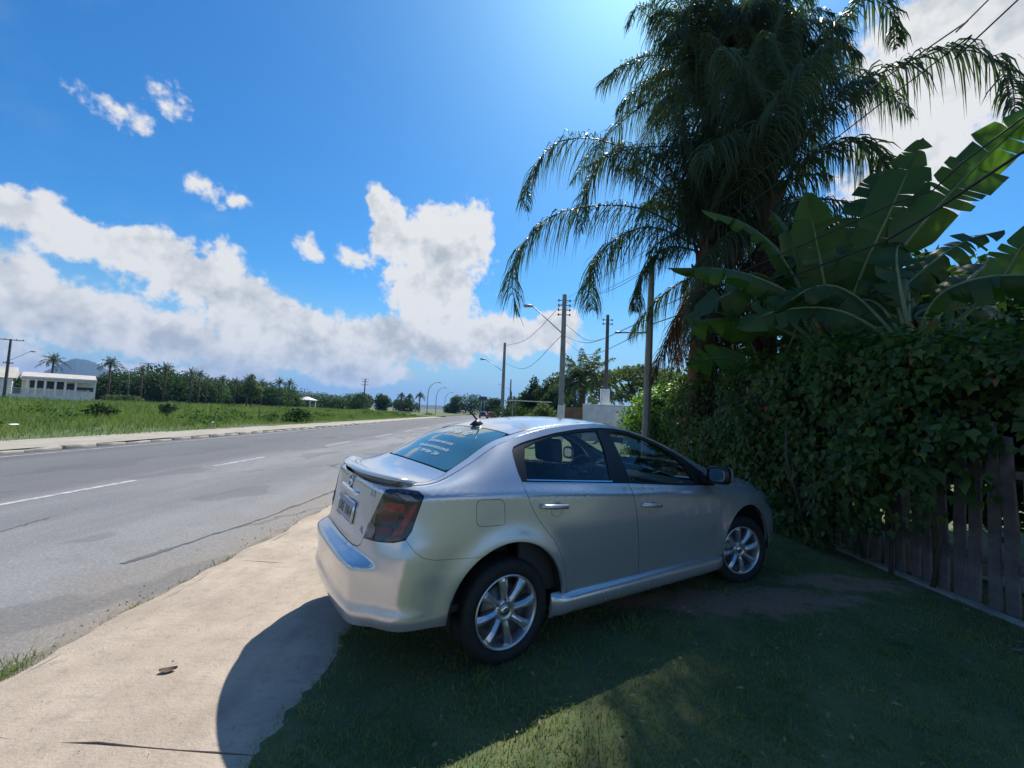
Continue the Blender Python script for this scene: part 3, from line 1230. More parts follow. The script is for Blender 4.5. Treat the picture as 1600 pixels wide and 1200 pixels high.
    # small pale marks on the front door
    for (a0, pts) in [(1.685, [(0, .0), (.035, .0), (.052, -.062), (.026, -.064)]), (1.838, [(0, .004), (.046, .002), (.046, -.066), (.006, -.066)]),
                      (2.0, [(0, .012), (.045, .02), (.036, -.002), (.034, -.022), (.072, -.006), (.082, -.068), (.012, -.068)])]:
        panel('pale_mark', [(a0 + x, .805 + z) for x, z in pts], m_pale_mark, fd[0], step=.02, gap=0, off=.0012, depth=.0, estep=.01)
    # wing mirrors
    for sg in (-1, 1):
        vs, fs = [], []
        prof = [(-.055, .6), (-.05, .9), (-.02, 1.0), (.03, .96), (.075, .72), (.10, .3)]
        nseg = 20
        for (dx, r) in prof:
            for k in range(nseg):
                t = 2 * math.pi * k / nseg
                cy, cz = math.cos(t), math.sin(t)
                e = .55
                yy = math.copysign(abs(cy) ** e, cy) * .105 * r
                zz = math.copysign(abs(cz) ** e, cz) * .078 * r
                vs.append((2.09 + dx + yy * .18 * sg * 0, sg * (.975 + yy), 1.07 + zz))
        for i in range(len(prof) - 1):
            for k in range(nseg):
                fs.append((i * nseg + k, i * nseg + (k + 1) % nseg, (i + 1) * nseg + (k + 1) % nseg, (i + 1) * nseg + k))
        fs.append(tuple((len(prof) - 1) * nseg + k for k in range(nseg)))
        mb = MB()
        mb.add(vs, fs, True)
        mir_ = mb.build('wing_mirror', paint, car)
        mb = MB()
        ring = [(2.034, sg * (.975 + math.copysign(abs(math.cos(t)) ** .55, math.cos(t)) * .066), 1.07 + math.copysign(abs(math.sin(t)) ** .55, math.sin(t)) * .049) for t in np.linspace(0, 2 * math.pi, 21)[:-1]]
        mb.add(ring, [tuple(range(20))])
        mb.build('mirror_glass', m_chrome, mir_)
        mb = MB()
        ring = []
        for rr, dx in ((.63, .0), (1.0, .035), (1.02, .037), (.9, -.002), (.66, -.004)):
            for t in np.linspace(0, 2 * math.pi, 21)[:-1]:
                ring.append((2.038 + dx, sg * (.975 + math.copysign(abs(math.cos(t)) ** .55, math.cos(t)) * .105 * rr), 1.07 + math.copysign(abs(math.sin(t)) ** .55, math.sin(t)) * .078 * rr))
        fs = []
        for i in range(4):
            for k in range(20):
                fs.append((i * 20 + k, i * 20 + (k + 1) % 20, (i + 1) * 20 + (k + 1) % 20, (i + 1) * 20 + k))
        mb.add(ring, fs, True)
        mb.box(2.06, 2.20, min(sg * .80, sg * .90), max(sg * .80, sg * .90), .985, 1.045)
        mb.build('mirror_surround', m_black, mir_)
    # roof aerial
    co, n = top_map(.20, 0)
    mb = MB()
    mb.lathe([(0, .044), (.012, .040), (.03, .026), (.045, .012), (.047, .001)], 16, 'z', (co.x, 0, co.z - .004))
    a = mb.build('aerial_base', m_black, car)
    for v in a.data.vertices:
        v.co.x = co.x + (v.co.x - co.x) * 1.5
    mb = MB()
    mb.tube([(co.x + .01, 0, co.z + .03), (co.x - .045, 0, co.z + .085), (co.x - .11, 0, co.z + .15), (co.x - .15, 0, co.z + .185)], [.008, .007, .0045, .003], 8)
    mb.build('aerial_mast', m_black, car)
    # wheels
    def wheel(cx, sg, steer=0.0):
        w = bpy.data.objects.new('wheel', None)
        COL.objects.link(w)
        w.parent = car
        w.location = (cx, sg * .765, .316)
        w.rotation_euler = (0, 0, steer)
        o = sg
        mb = MB()
        P = [(-.085, .222), (-.100, .245), (-.102, .275), (-.092, .303), (-.07, .314), (.07, .314), (.092, .303), (.104, .275), (.102, .248), (.088, .224), (.0, .205)]
        mb.lathe([(o * a, r) for a, r in P], 56, 'y', closed=True)
        mb.build('tyre', m_rub, w)
        mb = MB()
        for k in range(4):
            a = -.055 + .0367 * k
            mb.lathe([(o * (a - .003), .3142), (o * (a - .003), .3145), (o * (a + .003), .3145), (o * (a + .003), .3142)], 40, 'y')
        mb.build('tread_groove', m_dark, w)
        mb = MB()
        mb.lathe([(o * a, r) for a, r in [(.092, .224), (.098, .220), (.097, .213), (.086, .207), (.03, .196), (-.06, .190), (-.085, .222)]], 56, 'y')
        rim = mb.build('rim', m_rim, w)
        mb = MB()
        for k in range(8):
            a0 = R(90 + 45 * k + 4)
            rv = Vector((math.cos(a0), 0, math.sin(a0)))
            tv = Vector((-math.sin(a0), 0, math.cos(a0)))
            sec = [(.045, .026, .070, .030), (.09, .021, .084, .035), (.14, .023, .091, .032), (.19, .031, .090, .022), (.208, .036, .084, .016)]
            vs, fs = [], []
            for (r, hw, h, th) in sec:
                skew = .10 * (r - .05)
                c = rv * r + tv * skew
                yv = Vector((0, o, 0))
                vs += [c - tv * hw + yv * (h - .012), c - tv * hw * .12 + yv * (h + .004), c + tv * hw * .35 + yv * (h + .002), c + tv * hw + yv * (h - .016), c + tv * hw * .9 + yv * (h - th - .012), c - tv * hw * .9 + yv * (h - th - .010)]
            for i in range(len(sec) - 1):
                for j in range(6):
                    fs.append((i * 6 + j, i * 6 + (j + 1) % 6, (i + 1) * 6 + (j + 1) % 6, (i + 1) * 6 + j))
            mbs = MB()
            mbs.add(vs, fs, False)
            mb.add(vs, fs, False)
        mb.lathe([(o * a, r) for a, r in [(.05, .075), (.072, .070), (.078, .058), (.074, .035), (.070, .034)]], 32, 'y')
        mb.build('spokes', m_rim, w)
        mb = MB()
        mb.lathe([(o * .066, .034), (o * .076, .032), (o * .080, .020), (o * .081, .0005)], 24, 'y')
        mb.build('hub_cap', m_chrome, w)
        mb = MB()
        for k in range(5):
            a = R(18 + 72 * k)
            mb.lathe([(o * .058, .013), (o * .073, .012), (o * .076, .008), (o * .076, .0005)], 8, 'y', (.056 * math.cos(a), 0, .056 * math.sin(a)))
        mb.build('wheel_nuts', m_dark, w)
        mb = MB()
        mb.lathe([(o * .02, .15), (o * .028, .15), (o * .028, .06), (o * .045, .06), (o * .045, .001)], 32, 'y')
        mb.lathe([(o * -.03, .192), (o * -.03, .001)], 24, 'y')
        mb.build('brake_disc', m_disc, w)
        return w
    wheel(0, -1)
    wheel(0, 1)
    wheel(2.685, -1, R(-15))
    wheel(2.685, 1, R(-15))
    return car


m_pale_mark = mat('pale_mark_grey', (.42, .43, .45), .5)
the_car = build_car()

# ------------------------------------------------------------------ ground, road, pavements
def ground_mats():
    # worn asphalt
    m = bpy.data.materials.new('asphalt')
    m.use_nodes = True
    T = NT(m.node_tree)
    b = T.n['Principled BSDF']
    co = T.node('ShaderNodeTexCoord').outputs['Object']
    sp = T.node('ShaderNodeSeparateXYZ')
    T.l.new(co, sp.inputs[0])
    stretch = T.vmath('MULTIPLY', co, (1.0, .12, 1.0))
    big = T.noise(stretch, .55, 6, .6)
    med = T.noise(co, 1.6, 6, .65)
    grain = T.noise(co, 160, 3, .7)
    f = T.smooth(big, .35, .68)
    c = T.mix(f, (.165, .167, .175, 1), (.235, .235, .238, 1))
    # far lane has been resurfaced: darker
    lane = T.math('ADD', sp.outputs[0], T.math('MULTIPLY', T.math('SUBTRACT', med, .5), .9))
    c = T.mix(T.smooth(lane, -7.9, -7.0, .62, 0.0), c, (.095, .096, .104, 1))
    # wheel tracks
    c = T.mix(T.math('MULTIPLY', T.smooth(med, .45, .75), .35), c, (.13, .13, .138, 1))
    # dusty verge
    dust = T.math('MULTIPLY', T.smooth(T.math('MULTIPLY_ADD', T.math('SUBTRACT', T.noise(co, 9, 6, .7), .5), 1.6, T.math('MULTIPLY_ADD', T.math('SUBTRACT', med, .5), 2.0, sp.outputs[0])), -4.1, -2.5), .85)
    c = T.mix(dust, c, (.25, .22, .185, 1))
    patch = T.noise(T.vmath('MULTIPLY', co, (1, .5, 1)), .9, 3, .4)
    c = T.mix(T.math('MULTIPLY', T.smooth(patch, .60, .63), .35), c, (.085, .085, .09, 1))
    oil = T.noise(co, 3.1, 4, .6)
    c = T.mix(T.math('MULTIPLY', T.smooth(oil, .66, .78), .5), c, (.07, .07, .075, 1))
    # cracks
    vor = T.node('ShaderNodeTexVoronoi', feature='DISTANCE_TO_EDGE')
    T.l.new(T.vmath('ADD', T.vmath('MULTIPLY', co, (1, .45, 1)), T.vmath('MULTIPLY', T.noise(co, 2.0, 4, .6, out=1), (.5, .5, 0))), vor.inputs['Vector'])
    vor.inputs['Scale'].default_value = .33
    crack = T.math('MULTIPLY', T.smooth(vor.outputs[0], .0, .012, 1, 0), T.smooth(T.noise(co, .35, 3, .5), .45, .6))
    c = T.mix(T.math('MULTIPLY', crack, .75), c, (.045, .045, .045, 1))
    c = T.mix(T.math('MULTIPLY', T.smooth(grain, .35, .7), .6), c, T.mix(1.0, c, (.55, .55, .55, 1), blend='MULTIPLY'))
    agg = T.noise(co, 36, 6, .8)
    c = T.mix(T.math('MULTIPLY', T.smooth(agg, .5, .62), .7), c, T.mix(1.0, c, (1.5, 1.47, 1.42, 1), blend='MULTIPLY'))
    c = T.mix(T.math('MULTIPLY', T.smooth(agg, .46, .34), .5), c, T.mix(1.0, c, (.6, .6, .62, 1), blend='MULTIPLY'))
    T.l.new(c, b.inputs['Base Color'])
    b.inputs['Roughness'].default_value = .82
    b.inputs['Specular IOR Level'].default_value = .3
    bp = T.node('ShaderNodeBump')
    bp.inputs['Strength'].default_value = .5
    bp.inputs['Distance'].default_value = .006
    T.l.new(grain, bp.inputs['Height'])
    T.l.new(bp.outputs[0], b.inputs['Normal'])
    # pavement concrete
    m2 = bpy.data.materials.new('pavement_concrete')
    m2.use_nodes = True
    T = NT(m2.node_tree)
    b = T.n['Principled BSDF']
    co = T.node('ShaderNodeTexCoord').outputs['Object']
    big = T.noise(co, 1.3, 7, .62)
    st = T.noise(T.vmath('MULTIPLY', co, (2.5, .8, 1)), 2.4, 6, .65)
    grain = T.noise(co, 120, 3, .7)
    c = T.mix(T.smooth(big, .3, .72), (.32, .26, .20, 1), (.48, .395, .31, 1))
    c = T.mix(T.math('MULTIPLY', T.smooth(st, .48, .72), .6), c, (.29, .235, .185, 1))
    c = T.mix(T.math('MULTIPLY', T.smooth(grain, .55, .8), .35), c, (.28, .25, .22, 1))
    fleck = T.noise(co, 11, 6, .72)
    c = T.mix(T.math('MULTIPLY', T.smooth(fleck, .52, .68), .5), c, (.22, .19, .16, 1))
    spots = T.noise(co, 34, 2, .5)
    c = T.mix(T.smooth(spots, .70, .76, 0, .55), c, (.17, .15, .13, 1))
    T.l.new(c, b.inputs['Base Color'])
    streak = T.noise(T.vmath('MULTIPLY', co, (3.0, 14.0, 1)), 1.3, 5, .7)
    c = T.mix(T.math('MULTIPLY', T.smooth(streak, .50, .72), .45), c, (.24, .205, .17, 1))
    T.l.new(c, b.inputs['Base Color'])
    b.inputs['Roughness'].default_value = .9
    bp = T.node('ShaderNodeBump')
    bp.inputs['Strength'].default_value = .8
    bp.inputs['Distance'].default_value = .010
    T.l.new(T.noise(co, 55, 5, .7), bp.inputs['Height'])
    T.l.new(bp.outputs[0], b.inputs['Normal'])
    # lawn soil
    m3 = bpy.data.materials.new('lawn_soil')
    m3.use_nodes = True
    T = NT(m3.node_tree)
    b = T.n['Principled BSDF']
    co = T.node('ShaderNodeTexCoord').outputs['Object']
    n1 = T.noise(co, 2.2, 6, .65)
    n2 = T.noise(co, 40, 4, .7)
    c = T.mix(T.smooth(n1, .35, .65), (.060, .10, .033, 1), (.12, .14, .052, 1))
    c = T.mix(T.math('MULTIPLY', T.smooth(n2, .45, .7), .6), c, (.10, .075, .05, 1))
    geo = T.node('ShaderNodeSeparateXYZ')
    T.l.new(co, geo.inputs[0])
    bare = None
    for (bx, by, rx, ry) in BARE:
        v = T.vmath('MULTIPLY', T.vmath('SUBTRACT', co, (bx, by, 0)), (1 / rx, 1 / ry, 0))
        g = T.math('SUBTRACT', 1.0, T.vmath('LENGTH', v, out=1))
        bare = g if bare is None else T.math('MAXIMUM', bare, g)
    bf = T.smooth(T.math('MULTIPLY_ADD', T.math('SUBTRACT', T.noise(co, 7, 5, .7), .5), 1.6, bare), .1, .5)
    c = T.mix(bf, c, T.mix(n2, (.20, .105, .065, 1), (.34, .225, .155, 1)))
    T.l.new(c, b.inputs['Base Color'])
    b.inputs['Roughness'].default_value = .95
    bp = T.node('ShaderNodeBump')
    bp.inputs['Strength'].default_value = .6
    bp.inputs['Distance'].default_value = .01
    T.l.new(n2, bp.inputs['Height'])
    T.l.new(bp.outputs[0], b.inputs['Normal'])
    return m, m2, m3


BARE = [(1.95, 3.75, 1.0, .35), (1.0, 3.75, .6, .22), (2.6, 3.9, .8, .25), (2.35, 1.85, .8, .25), (3.3, 4.3, .9, .3)]
m_asph, m_pave, m_soil = ground_mats()
m_farground = mat('far_ground', (.075, .105, .035), .95, col2=(.12, .125, .05), vscale=.05)
m_fieldsoil = mat('field_soil', (.06, .10, .028), .95, col2=(.09, .12, .04), vscale=.3)
m_dirt = mat('verge_sand', (.25, .215, .175), .95, col2=(.15, .13, .105), vscale=3.5, bump=.6, bscale=50)
m_kerb = mat('kerb_concrete', (.36, .34, .30), .9, col2=(.20, .19, .165), vscale=2.5, bump=.4, bscale=40)
m_sidefar = mat('far_pavement', (.36, .325, .27), .9, col2=(.28, .25, .20), vscale=1.2, bump=.3)
m_line = mat('road_paint', (.50, .50, .49), .8, col2=(.20, .20, .205), vscale=9.0, bump=.4, bscale=120)


def noise1(x, seed=0, octv=4, sc=1.0):
    x = np.asarray(x, float) * sc
    out = np.zeros_like(x)
    r = np.random.default_rng(seed)
    for k in range(octv):
        ph = r.uniform(0, 6.28, 3)
        fr = 2.0 ** k
        out += (np.sin(x * fr * 1.0 + ph[0]) + np.sin(x * fr * 1.73 + ph[1]) + np.sin(x * fr * 2.61 + ph[2])) / 3 / 1.8 ** k
    return out


def noise2(x, y, seed=0, octv=4, sc=1.0):
    r = np.random.default_rng(seed)
    x = np.asarray(x, float) * sc
    y = np.asarray(y, float) * sc
    out = np.zeros(np.broadcast(x, y).shape)
    for k in range(octv):
        fr = 1.9 ** k
        for _ in range(4):
            a = r.uniform(0, 6.28)
            out += np.sin((x * math.cos(a) + y * math.sin(a)) * fr + r.uniform(0, 6.28)) / 4 / 1.7 ** k
    return out


# the whole land out to the horizon
g = link('ground', mesh_np('ground', [(-4200, -2200, -.16), (4200, -2200, -.16), (4200, 5000, -.16), (-4200, 5000, -.16)], [(0, 1, 2, 3)], m_farground))
tag(g, kind='structure')

# road: straight, then bending away to the left beyond the parked traffic
def road_axis(s):
    if s < 78:
        return -7.8, s, 0.0
    r = 95.0
    a = min((s - 78) / r, 1.0)
    x, y = -7.8 - r * (1 - math.cos(a)), 78 + r * math.sin(a)
    ex = (s - 78) - a * r
    return x - math.sin(a) * ex, y + math.cos(a) * ex, a


def strip(name, s0, s1, o0, o1, z, m, n=60, jag=None):
    vs = []
    for i, s in enumerate(np.linspace(s0, s1, n)):
        x, y, a = road_axis(s)
        j0, j1 = (jag(s) if jag else (0, 0))
        for o in (o0 + j0, o1 + j1):
            vs.append((x + o * math.cos(a), y + o * math.sin(a), z))
    f = [(2 * i, 2 * i + 1, 2 * i + 3, 2 * i + 2) for i in range(n - 1)]
    return link(name, mesh_np(name, vs, f, m))


tag(strip('road', -40, 420, -5.15, 5.12, -.06, m_asph, 240), kind='structure')
tag(strip('road', 78, 600, 5.1, 13.0, -.075, m_asph, 60), kind='structure')
dl = [(-1, 2.4), (5.2, 8.3), (10.5, 12.6), (16.7, 19.3), (22.8, 25.6), (29, 31.6), (35, 37.8), (41.5, 44), (47.5, 50.2), (54, 57), (61, 64), (68, 71)]
for a, b in dl:
    tag(strip('lane_marking', a, b, .58, .70, -.055, m_line, 6), kind='structure')
tag(strip('edge_marking', -30, 76, -4.62, -4.54, -.055, m_line, 30), kind='structure')
# sandy gutter beside the near pavement
def jag_sand(s):
    return float(noise1(s, 5, 6, 2.3)) * .12 - .04, 0.0


sd = strip('verge_sand', -6, 30, 5.0, 5.16, -.054, m_dirt, 240, jag_sand)
tag(sd, kind='stuff')
# repaired seam along the lane
mb = MB()
xs = np.linspace(0, 1, 90)
px = np.interp(xs, [0, .5, 1], [-3.66, -3.36, -3.22]) + noise1(xs * 20, 9, 4) * .018
py = np.interp(xs, [0, .5, 1], [4.2, 6.0, 8.6])
wd = .012 + .02 * np.clip(noise1(xs * 9, 3, 3), 0, 1) + .03 * np.exp(-((xs - .06) / .03) ** 2) + .022 * np.clip(noise1(xs * 40, 8, 4), 0, 1)
vs, fs = [], []
for i in range(90):
    vs += [(px[i] - wd[i], py[i], -.0555), (px[i] + wd[i], py[i], -.0555)]
fs = [(2 * i, 2 * i + 1, 2 * i + 3, 2 * i + 2) for i in range(89)]
tag(link('asphalt_seam', mesh_np('asphalt_seam', vs, fs, mat('tar', (.11, .11, .113), .85, var=.35))), kind='structure')

# near pavement, slab by slab with the joints open
def slab_mesh(y0, y1, seed, x_in=-2.70, x_out=-1.02, z=0.0):
    n = 26
    ys = np.linspace(y0 + .0025, y1 - .0025, n)
    le = x_in + noise1(ys, 11, 6, 2.6) * .045 - .02
    bm = bmesh.new()
    rows_ = []
    nx = 10
    for j, y in enumerate(ys):
        row = []
        for k in range(nx):
            t = k / (nx - 1)
            x = le[j] * (1 - t) + x_out * t
            yy = y
            if j in (0, n - 1):
                yy = y + float(noise1(x, seed + (3 if j else 4), 5, 4)) * .012 + (-.03 * (x + 1.8) if True else 0)
            elif j in (1, n - 2):
                yy = y
            zz = z + float(noise2(x, y, 8, 4, 1.1)) * .008 - (.012 if k == 0 else 0) * 1
            row.append(bm.verts.new((x, yy, zz)))
        rows_.append(row)
    for j in range(n - 1):
        for k in range(nx - 1):
            f = bm.faces.new((rows_[j][k], rows_[j][k + 1], rows_[j + 1][k + 1], rows_[j + 1][k]))
            f.smooth = True
    be = [e for e in bm.edges if len(e.link_faces) == 1]
    r = bmesh.ops.extrude_edge_only(bm, edges=be)
    for v in [g for g in r['geom'] if isinstance(g, bmesh.types.BMVert)]:
        v.co.z -= .09
    for e in be:
        e.smooth = False
    me = bpy.data.meshes.new('slab')
    bm.to_mesh(me)
    bm.free()
    me.materials.append(m_pave)
    return me


sw = link('sidewalk', mesh_np('sidewalk', [(-2.64, -8, -.0105), (-1.0, -8, -.0105), (-1.0, 24, -.0105), (-2.64, 24, -.0105)], [(0, 1, 2, 3)], m_dirt))
tag(sw, kind='structure')
for i, (a, b) in enumerate([(-8, -4.6), (-4.6, -1.2), (-1.2, 2.0), (2.0, 4.24), (4.24, 7.4), (7.4, 10.6), (10.6, 14), (14, 18), (18, 24)]):
    link('slab', slab_mesh(a, b, i * 7), sw)

# lawn
def lawn():
    nx, ny = 90, 330
    X = np.linspace(0, 1, nx)
    Y = np.concatenate([np.linspace(-3, 1, 40), np.linspace(1.02, 6, ny - 80), np.linspace(6.1, 26, 40)])
    vs = np.zeros((ny, nx, 3))
    for j, y in enumerate(Y):
        x0 = -1.04 + float(noise1(y, 21, 5, 2.4)) * .05 + float(noise1(y, 22, 4, 17)) * .022
        xx = x0 + (13 - x0) * X ** 1.6
        vs[j, :, 0] = xx
        vs[j, :, 1] = y
        vs[j, :, 2] = .006 + noise2(xx, y, 31, 5, 1.4) * .014
        vs[j, 0, 2] = -.03
    return vs.reshape(-1, 3)


lv = lawn()
tag(link('lawn', mesh_np('lawn', lv, grid_faces(330, 90)[:, ::-1], m_soil, True)), kind='structure')

# far kerb and pavement, meadow beyond
fs_ = tag(strip('far_sidewalk', -30, 84, -7.75, -5.32, .03, m_sidefar, 90, lambda s: (float(noise1(s, 2, 4, .9)) * .3, 0)), kind='structure')
kb = thing('kerb', None, None, (0, 0, 0))
kb['kind'] = 'structure'
mbk = MB()
mbk.box(-.09, .09, -.48, .48, -.16, .02)
k0m = mbk.build('kerb_stone', m_kerb, kb, bevel=.02, seg=1)
krng = np.random.default_rng(4)
first = True
for s in np.arange(-8, 84, 1.0):
    if krng.random() < .03:
        continue
    x, y, a = road_axis(s)
    o = k0m if first else k0m.copy()
    if not first:
        COL.objects.link(o)
        o.parent = kb
    first = False
    o.location = (x - 5.23 * math.cos(a) + krng.normal() * .02, y, krng.normal() * .02 - .01)
    o.rotation_euler = (krng.normal() * .02, krng.normal() * .05, a + krng.normal() * .02)
tag(strip('far_kerb_verge', -30, 84, -5.35, -5.1, -.052, m_dirt, 120, lambda s: (0, float(noise1(s, 15, 4, 1.1)) * .12)), kind='stuff')


def meadow():
    nx, ny = 60, 80
    vs = np.zeros((ny, nx, 3))
    for j, y in enumerate(np.linspace(-40, 190, ny)):
        xx = -15.3 - 230 * np.linspace(0, 1, nx) ** 2
        vs[j, :, 0] = xx
        vs[j, :, 1] = y
        vs[j, :, 2] = .02 + noise2(xx, y, 3, 3, .12) * .12 * sm(-xx, 17, 26)
    return vs.reshape(-1, 3)


tag(link('meadow_ground', mesh_np('meadow_ground', meadow(), grid_faces(80, 60), m_fieldsoil, True)), kind='structure')

# ------------------------------------------------------------------ scattering of leaves and blades
LEAF_V = np.array([(0, 0, 0), (-.40, .36, .07), (.40, .36, .07), (0, 1.0, -.10), (0, .42, -.02)])
LEAF_F = np.array([(0, 4, 1), (0, 2, 4), (1, 4, 3), (4, 2, 3)])
LOBE_V = np.array([(0, 0, 0), (-.30, .08, .03), (-.52, .45, .10), (-.22, .55, .02), (0, 1.0, -.12), (.22, .55, .02), (.52, .45, .10), (.30, .08, .03), (0, .40, -.04)])
LOBE_F = np.array([(8, 1, 0), (8, 2, 1), (8, 3, 2), (8, 4, 3), (8, 5, 4), (8, 6, 5), (8, 7, 6), (8, 0, 7)])


def orient(y, n):
    y = y / np.linalg.norm(y, axis=1, keepdims=True)
    x = np.cross(y, n)
    x /= np.linalg.norm(x, axis=1, keepdims=True) + 1e-9
    z = np.cross(x, y)
    return x, y, z


def scatter(V, F, pos, ydir, nor, size):
    x, y, z = orient(ydir, nor)
    size = np.broadcast_to(size, (len(pos),))[:, None, None]
    P = pos[:, None, :] + size * (V[None, :, 0:1] * x[:, None, :] + V[None, :, 1:2] * y[:, None, :] + V[None, :, 2:3] * z[:, None, :])
    n = len(V)
    faces = (F[None] + (np.arange(len(pos)) * n)[:, None, None]).reshape(-1, F.shape[1])
    return P.reshape(-1, 3), faces


def join(parts):
    vs, fs, k = [], [], 0
    for v, f in parts:
        vs.append(v)
        fs.append(f + k)
        k += len(v)
    return np.vstack(vs), np.vstack(fs)


def unit(n, r=rng):
    v = r.normal(size=(n, 3))
    return v / np.linalg.norm(v, axis=1, keepdims=True)


def blades(pos, h, w, lean, r=rng):
    """curved grass blades: two segments, five vertices"""
    n = len(pos)
    a = r.uniform(0, 2 * math.pi, n)
    d = np.stack([np.cos(a), np.sin(a), np.zeros(n)], 1)
    b = r.uniform(0, 2 * math.pi, n)
    s = np.stack([np.cos(b), np.sin(b), np.zeros(n)], 1) * w[:, None]
    up = np.array([0, 0, 1.0])
    l = lean * r.uniform(.2, 1.3, n)
    p1 = pos + up * (h * .55)[:, None] + d * (h * l * .3)[:, None]
    p2 = pos + up * (h * (1 - .3 * l))[:, None] + d * (h * l)[:, None]
    P = np.stack([pos - s, pos + s, p1 + s * .7, p1 - s * .7, p2], 1).reshape(-1, 3)
    base = (np.arange(n) * 5)[:, None]
    F = np.concatenate([base + np.array([[0, 1, 2]]), base + np.array([[0, 2, 3]]), base + np.array([[3, 2, 4]])])
    return P, F


m_grass = leaf_mat('lawn_grass', (.068, .130, .038), (.27, .29, .12), .35, .6, 1.6, tcol=(1.3, 1.5, .6), spec=.2)
m_meadow = leaf_mat('meadow_grass', (.085, .15, .045), (.21, .225, .10), .35, .6, .22, tcol=(1.3, 1.6, .5), spec=.2)
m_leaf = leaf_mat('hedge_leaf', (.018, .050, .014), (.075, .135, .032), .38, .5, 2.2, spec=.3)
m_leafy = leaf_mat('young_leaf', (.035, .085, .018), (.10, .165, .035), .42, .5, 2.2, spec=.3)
m_leafb = leaf_mat('bright_leaf', (.06, .13, .02), (.13, .20, .04), .45, .42, 2.5)  # brighter hedge leaf; its colour carries the sunlight at the far end
m_palm = leaf_mat('palm_leaflet', (.034, .058, .032), (.075, .105, .050), .38, .46, 1.5, tcol=(1.3, 1.6, .7))
m_palmdark = leaf_mat('withered_palm', (.045, .032, .02), (.09, .062, .035), .2, .7, 3, tcol=(1.3, 1.1, .8), spec=.2)
m_palmdry = leaf_mat('dry_palm', (.17, .085, .035), (.26, .15, .065), .25, .7, 3, tcol=(1.3, 1.1, .8), spec=.2)
m_banana = leaf_mat('banana_leaf', (.026, .060, .019), (.060, .110, .030), .46, .42, .9, tcol=(1.9, 2.3, .6))
m_rib = mat('banana_rib', (.17, .22, .10), .5, var=.3, vscale=6)
m_bark = mat('palm_bark', (.13, .085, .055), .9, col2=(.07, .05, .038), vscale=9, bump=.8, bscale=25)
m_barkred = mat('palm_sheath', (.24, .105, .05), .85, col2=(.13, .06, .035), vscale=8, bump=.7, bscale=25)
m_wood = mat('tree_bark', (.10, .08, .06), .9, col2=(.06, .05, .04), vscale=6, bump=.6)
m_treeA = leaf_mat('tree_leaf_dark', (.025, .055, .020), (.05, .085, .03), .3, .75, .5, spec=.15)
m_treeB = leaf_mat('tree_leaf_mid', (.035, .075, .022), (.075, .115, .04), .3, .75, .5, spec=.15)
m_treeC = leaf_mat('tree_leaf_pale', (.06, .095, .04), (.12, .15, .07), .3, .7, .6, spec=.2)

# lawn blades
def lawn_blades():
    r = np.random.default_rng(11)
    N = 190000
    x = r.uniform(-1.12, 4.6, N)
    y = 1.3 + 7.5 * r.random(N) ** 1.5
    keep = x > -1.05 + noise1(y, 21, 5, 2.4) * .05 + noise1(y, 22, 4, 17) * .022 - .03 * r.random(N)
    bare = np.full(N, -9.0)
    for bx, by, rx, ry in BARE:
        bare = np.maximum(bare, 1 - np.hypot((x - bx) / rx, (y - by) / ry))
    bare += noise2(x, y, 77, 4, 6) * .35
    keep &= r.random(N) > np.clip((bare - .0) / .35, 0, .95)
    clump = noise2(x, y, 5, 4, 5)
    keep &= r.random(N) < .62 + .35 * clump
    x, y, clump = x[keep], y[keep], clump[keep]
    z = .004 + noise2(x, y, 31, 5, 1.4) * .014
    n = len(x)
    h = r.uniform(.014, .040, n) * (1 + .35 * clump)
    P, F = blades(np.stack([x, y, z], 1), h, r.uniform(.0016, .003, n), .9, r)
    return P, F


def lawn_tufts():
    r = np.random.default_rng(15)
    pos, h, w = [], [], []
    for k in range(420):
        cx, cy = r.uniform(-1.0, 4.1), 1.35 + 6 * r.random() ** 1.4
        n = int(r.integers(10, 34))
        rad = r.uniform(.02, .07)
        p = np.stack([r.normal(cx, rad, n), r.normal(cy, rad, n), np.full(n, .008)], 1)
        pos.append(p)
        hh = r.uniform(.03, .075)
        h.append(r.uniform(.5, 1.1, n) * hh)
        w.append(np.full(n, r.uniform(.002, .0045)))
    pos, h, w = np.vstack(pos), np.concatenate(h), np.concatenate(w)
    k = pos[:, 0] > -1.0
    return blades(pos[k], h[k], w[k], 1.2, r)


P, F = join([lawn_blades(), lawn_tufts()])
tag(link('lawn_grass', mesh_np('lawn_grass', P, F, m_grass)), kind='stuff')


def kerb_tufts():
    r = np.random.default_rng(12)
    pos, hs = [], []
    for (cx, cy, sx, sy, n, h) in [(-2.82, 2.42, .06, .14, 800, .05), (-2.78, 3.3, .03, .12, 160, .03), (-2.76, 4.3, .04, .14, 160, .03), (-2.76, 6.0, .03, .3, 120, .03),
                                   (-2.86, 1.9, .05, .2, 300, .05), (-2.76, 3.8, .03, .1, 90, .03), (-2.78, 8.5, .04, .6, 160, .04)]:
        p = np.stack([r.normal(cx, sx, n), r.normal(cy, sy, n), np.full(n, -.052)], 1)
        pos.append(p)
        hs.append(r.uniform(.4, 1.2, n) * h)
    pos = np.vstack(pos)
    hs = np.concatenate(hs)
    return blades(pos, hs, r.uniform(.0016, .003, len(pos)), .9, r)


P, F = kerb_tufts()
tag(link('kerb_weeds', mesh_np('kerb_weeds', P, F, m_meadow)), kind='stuff')


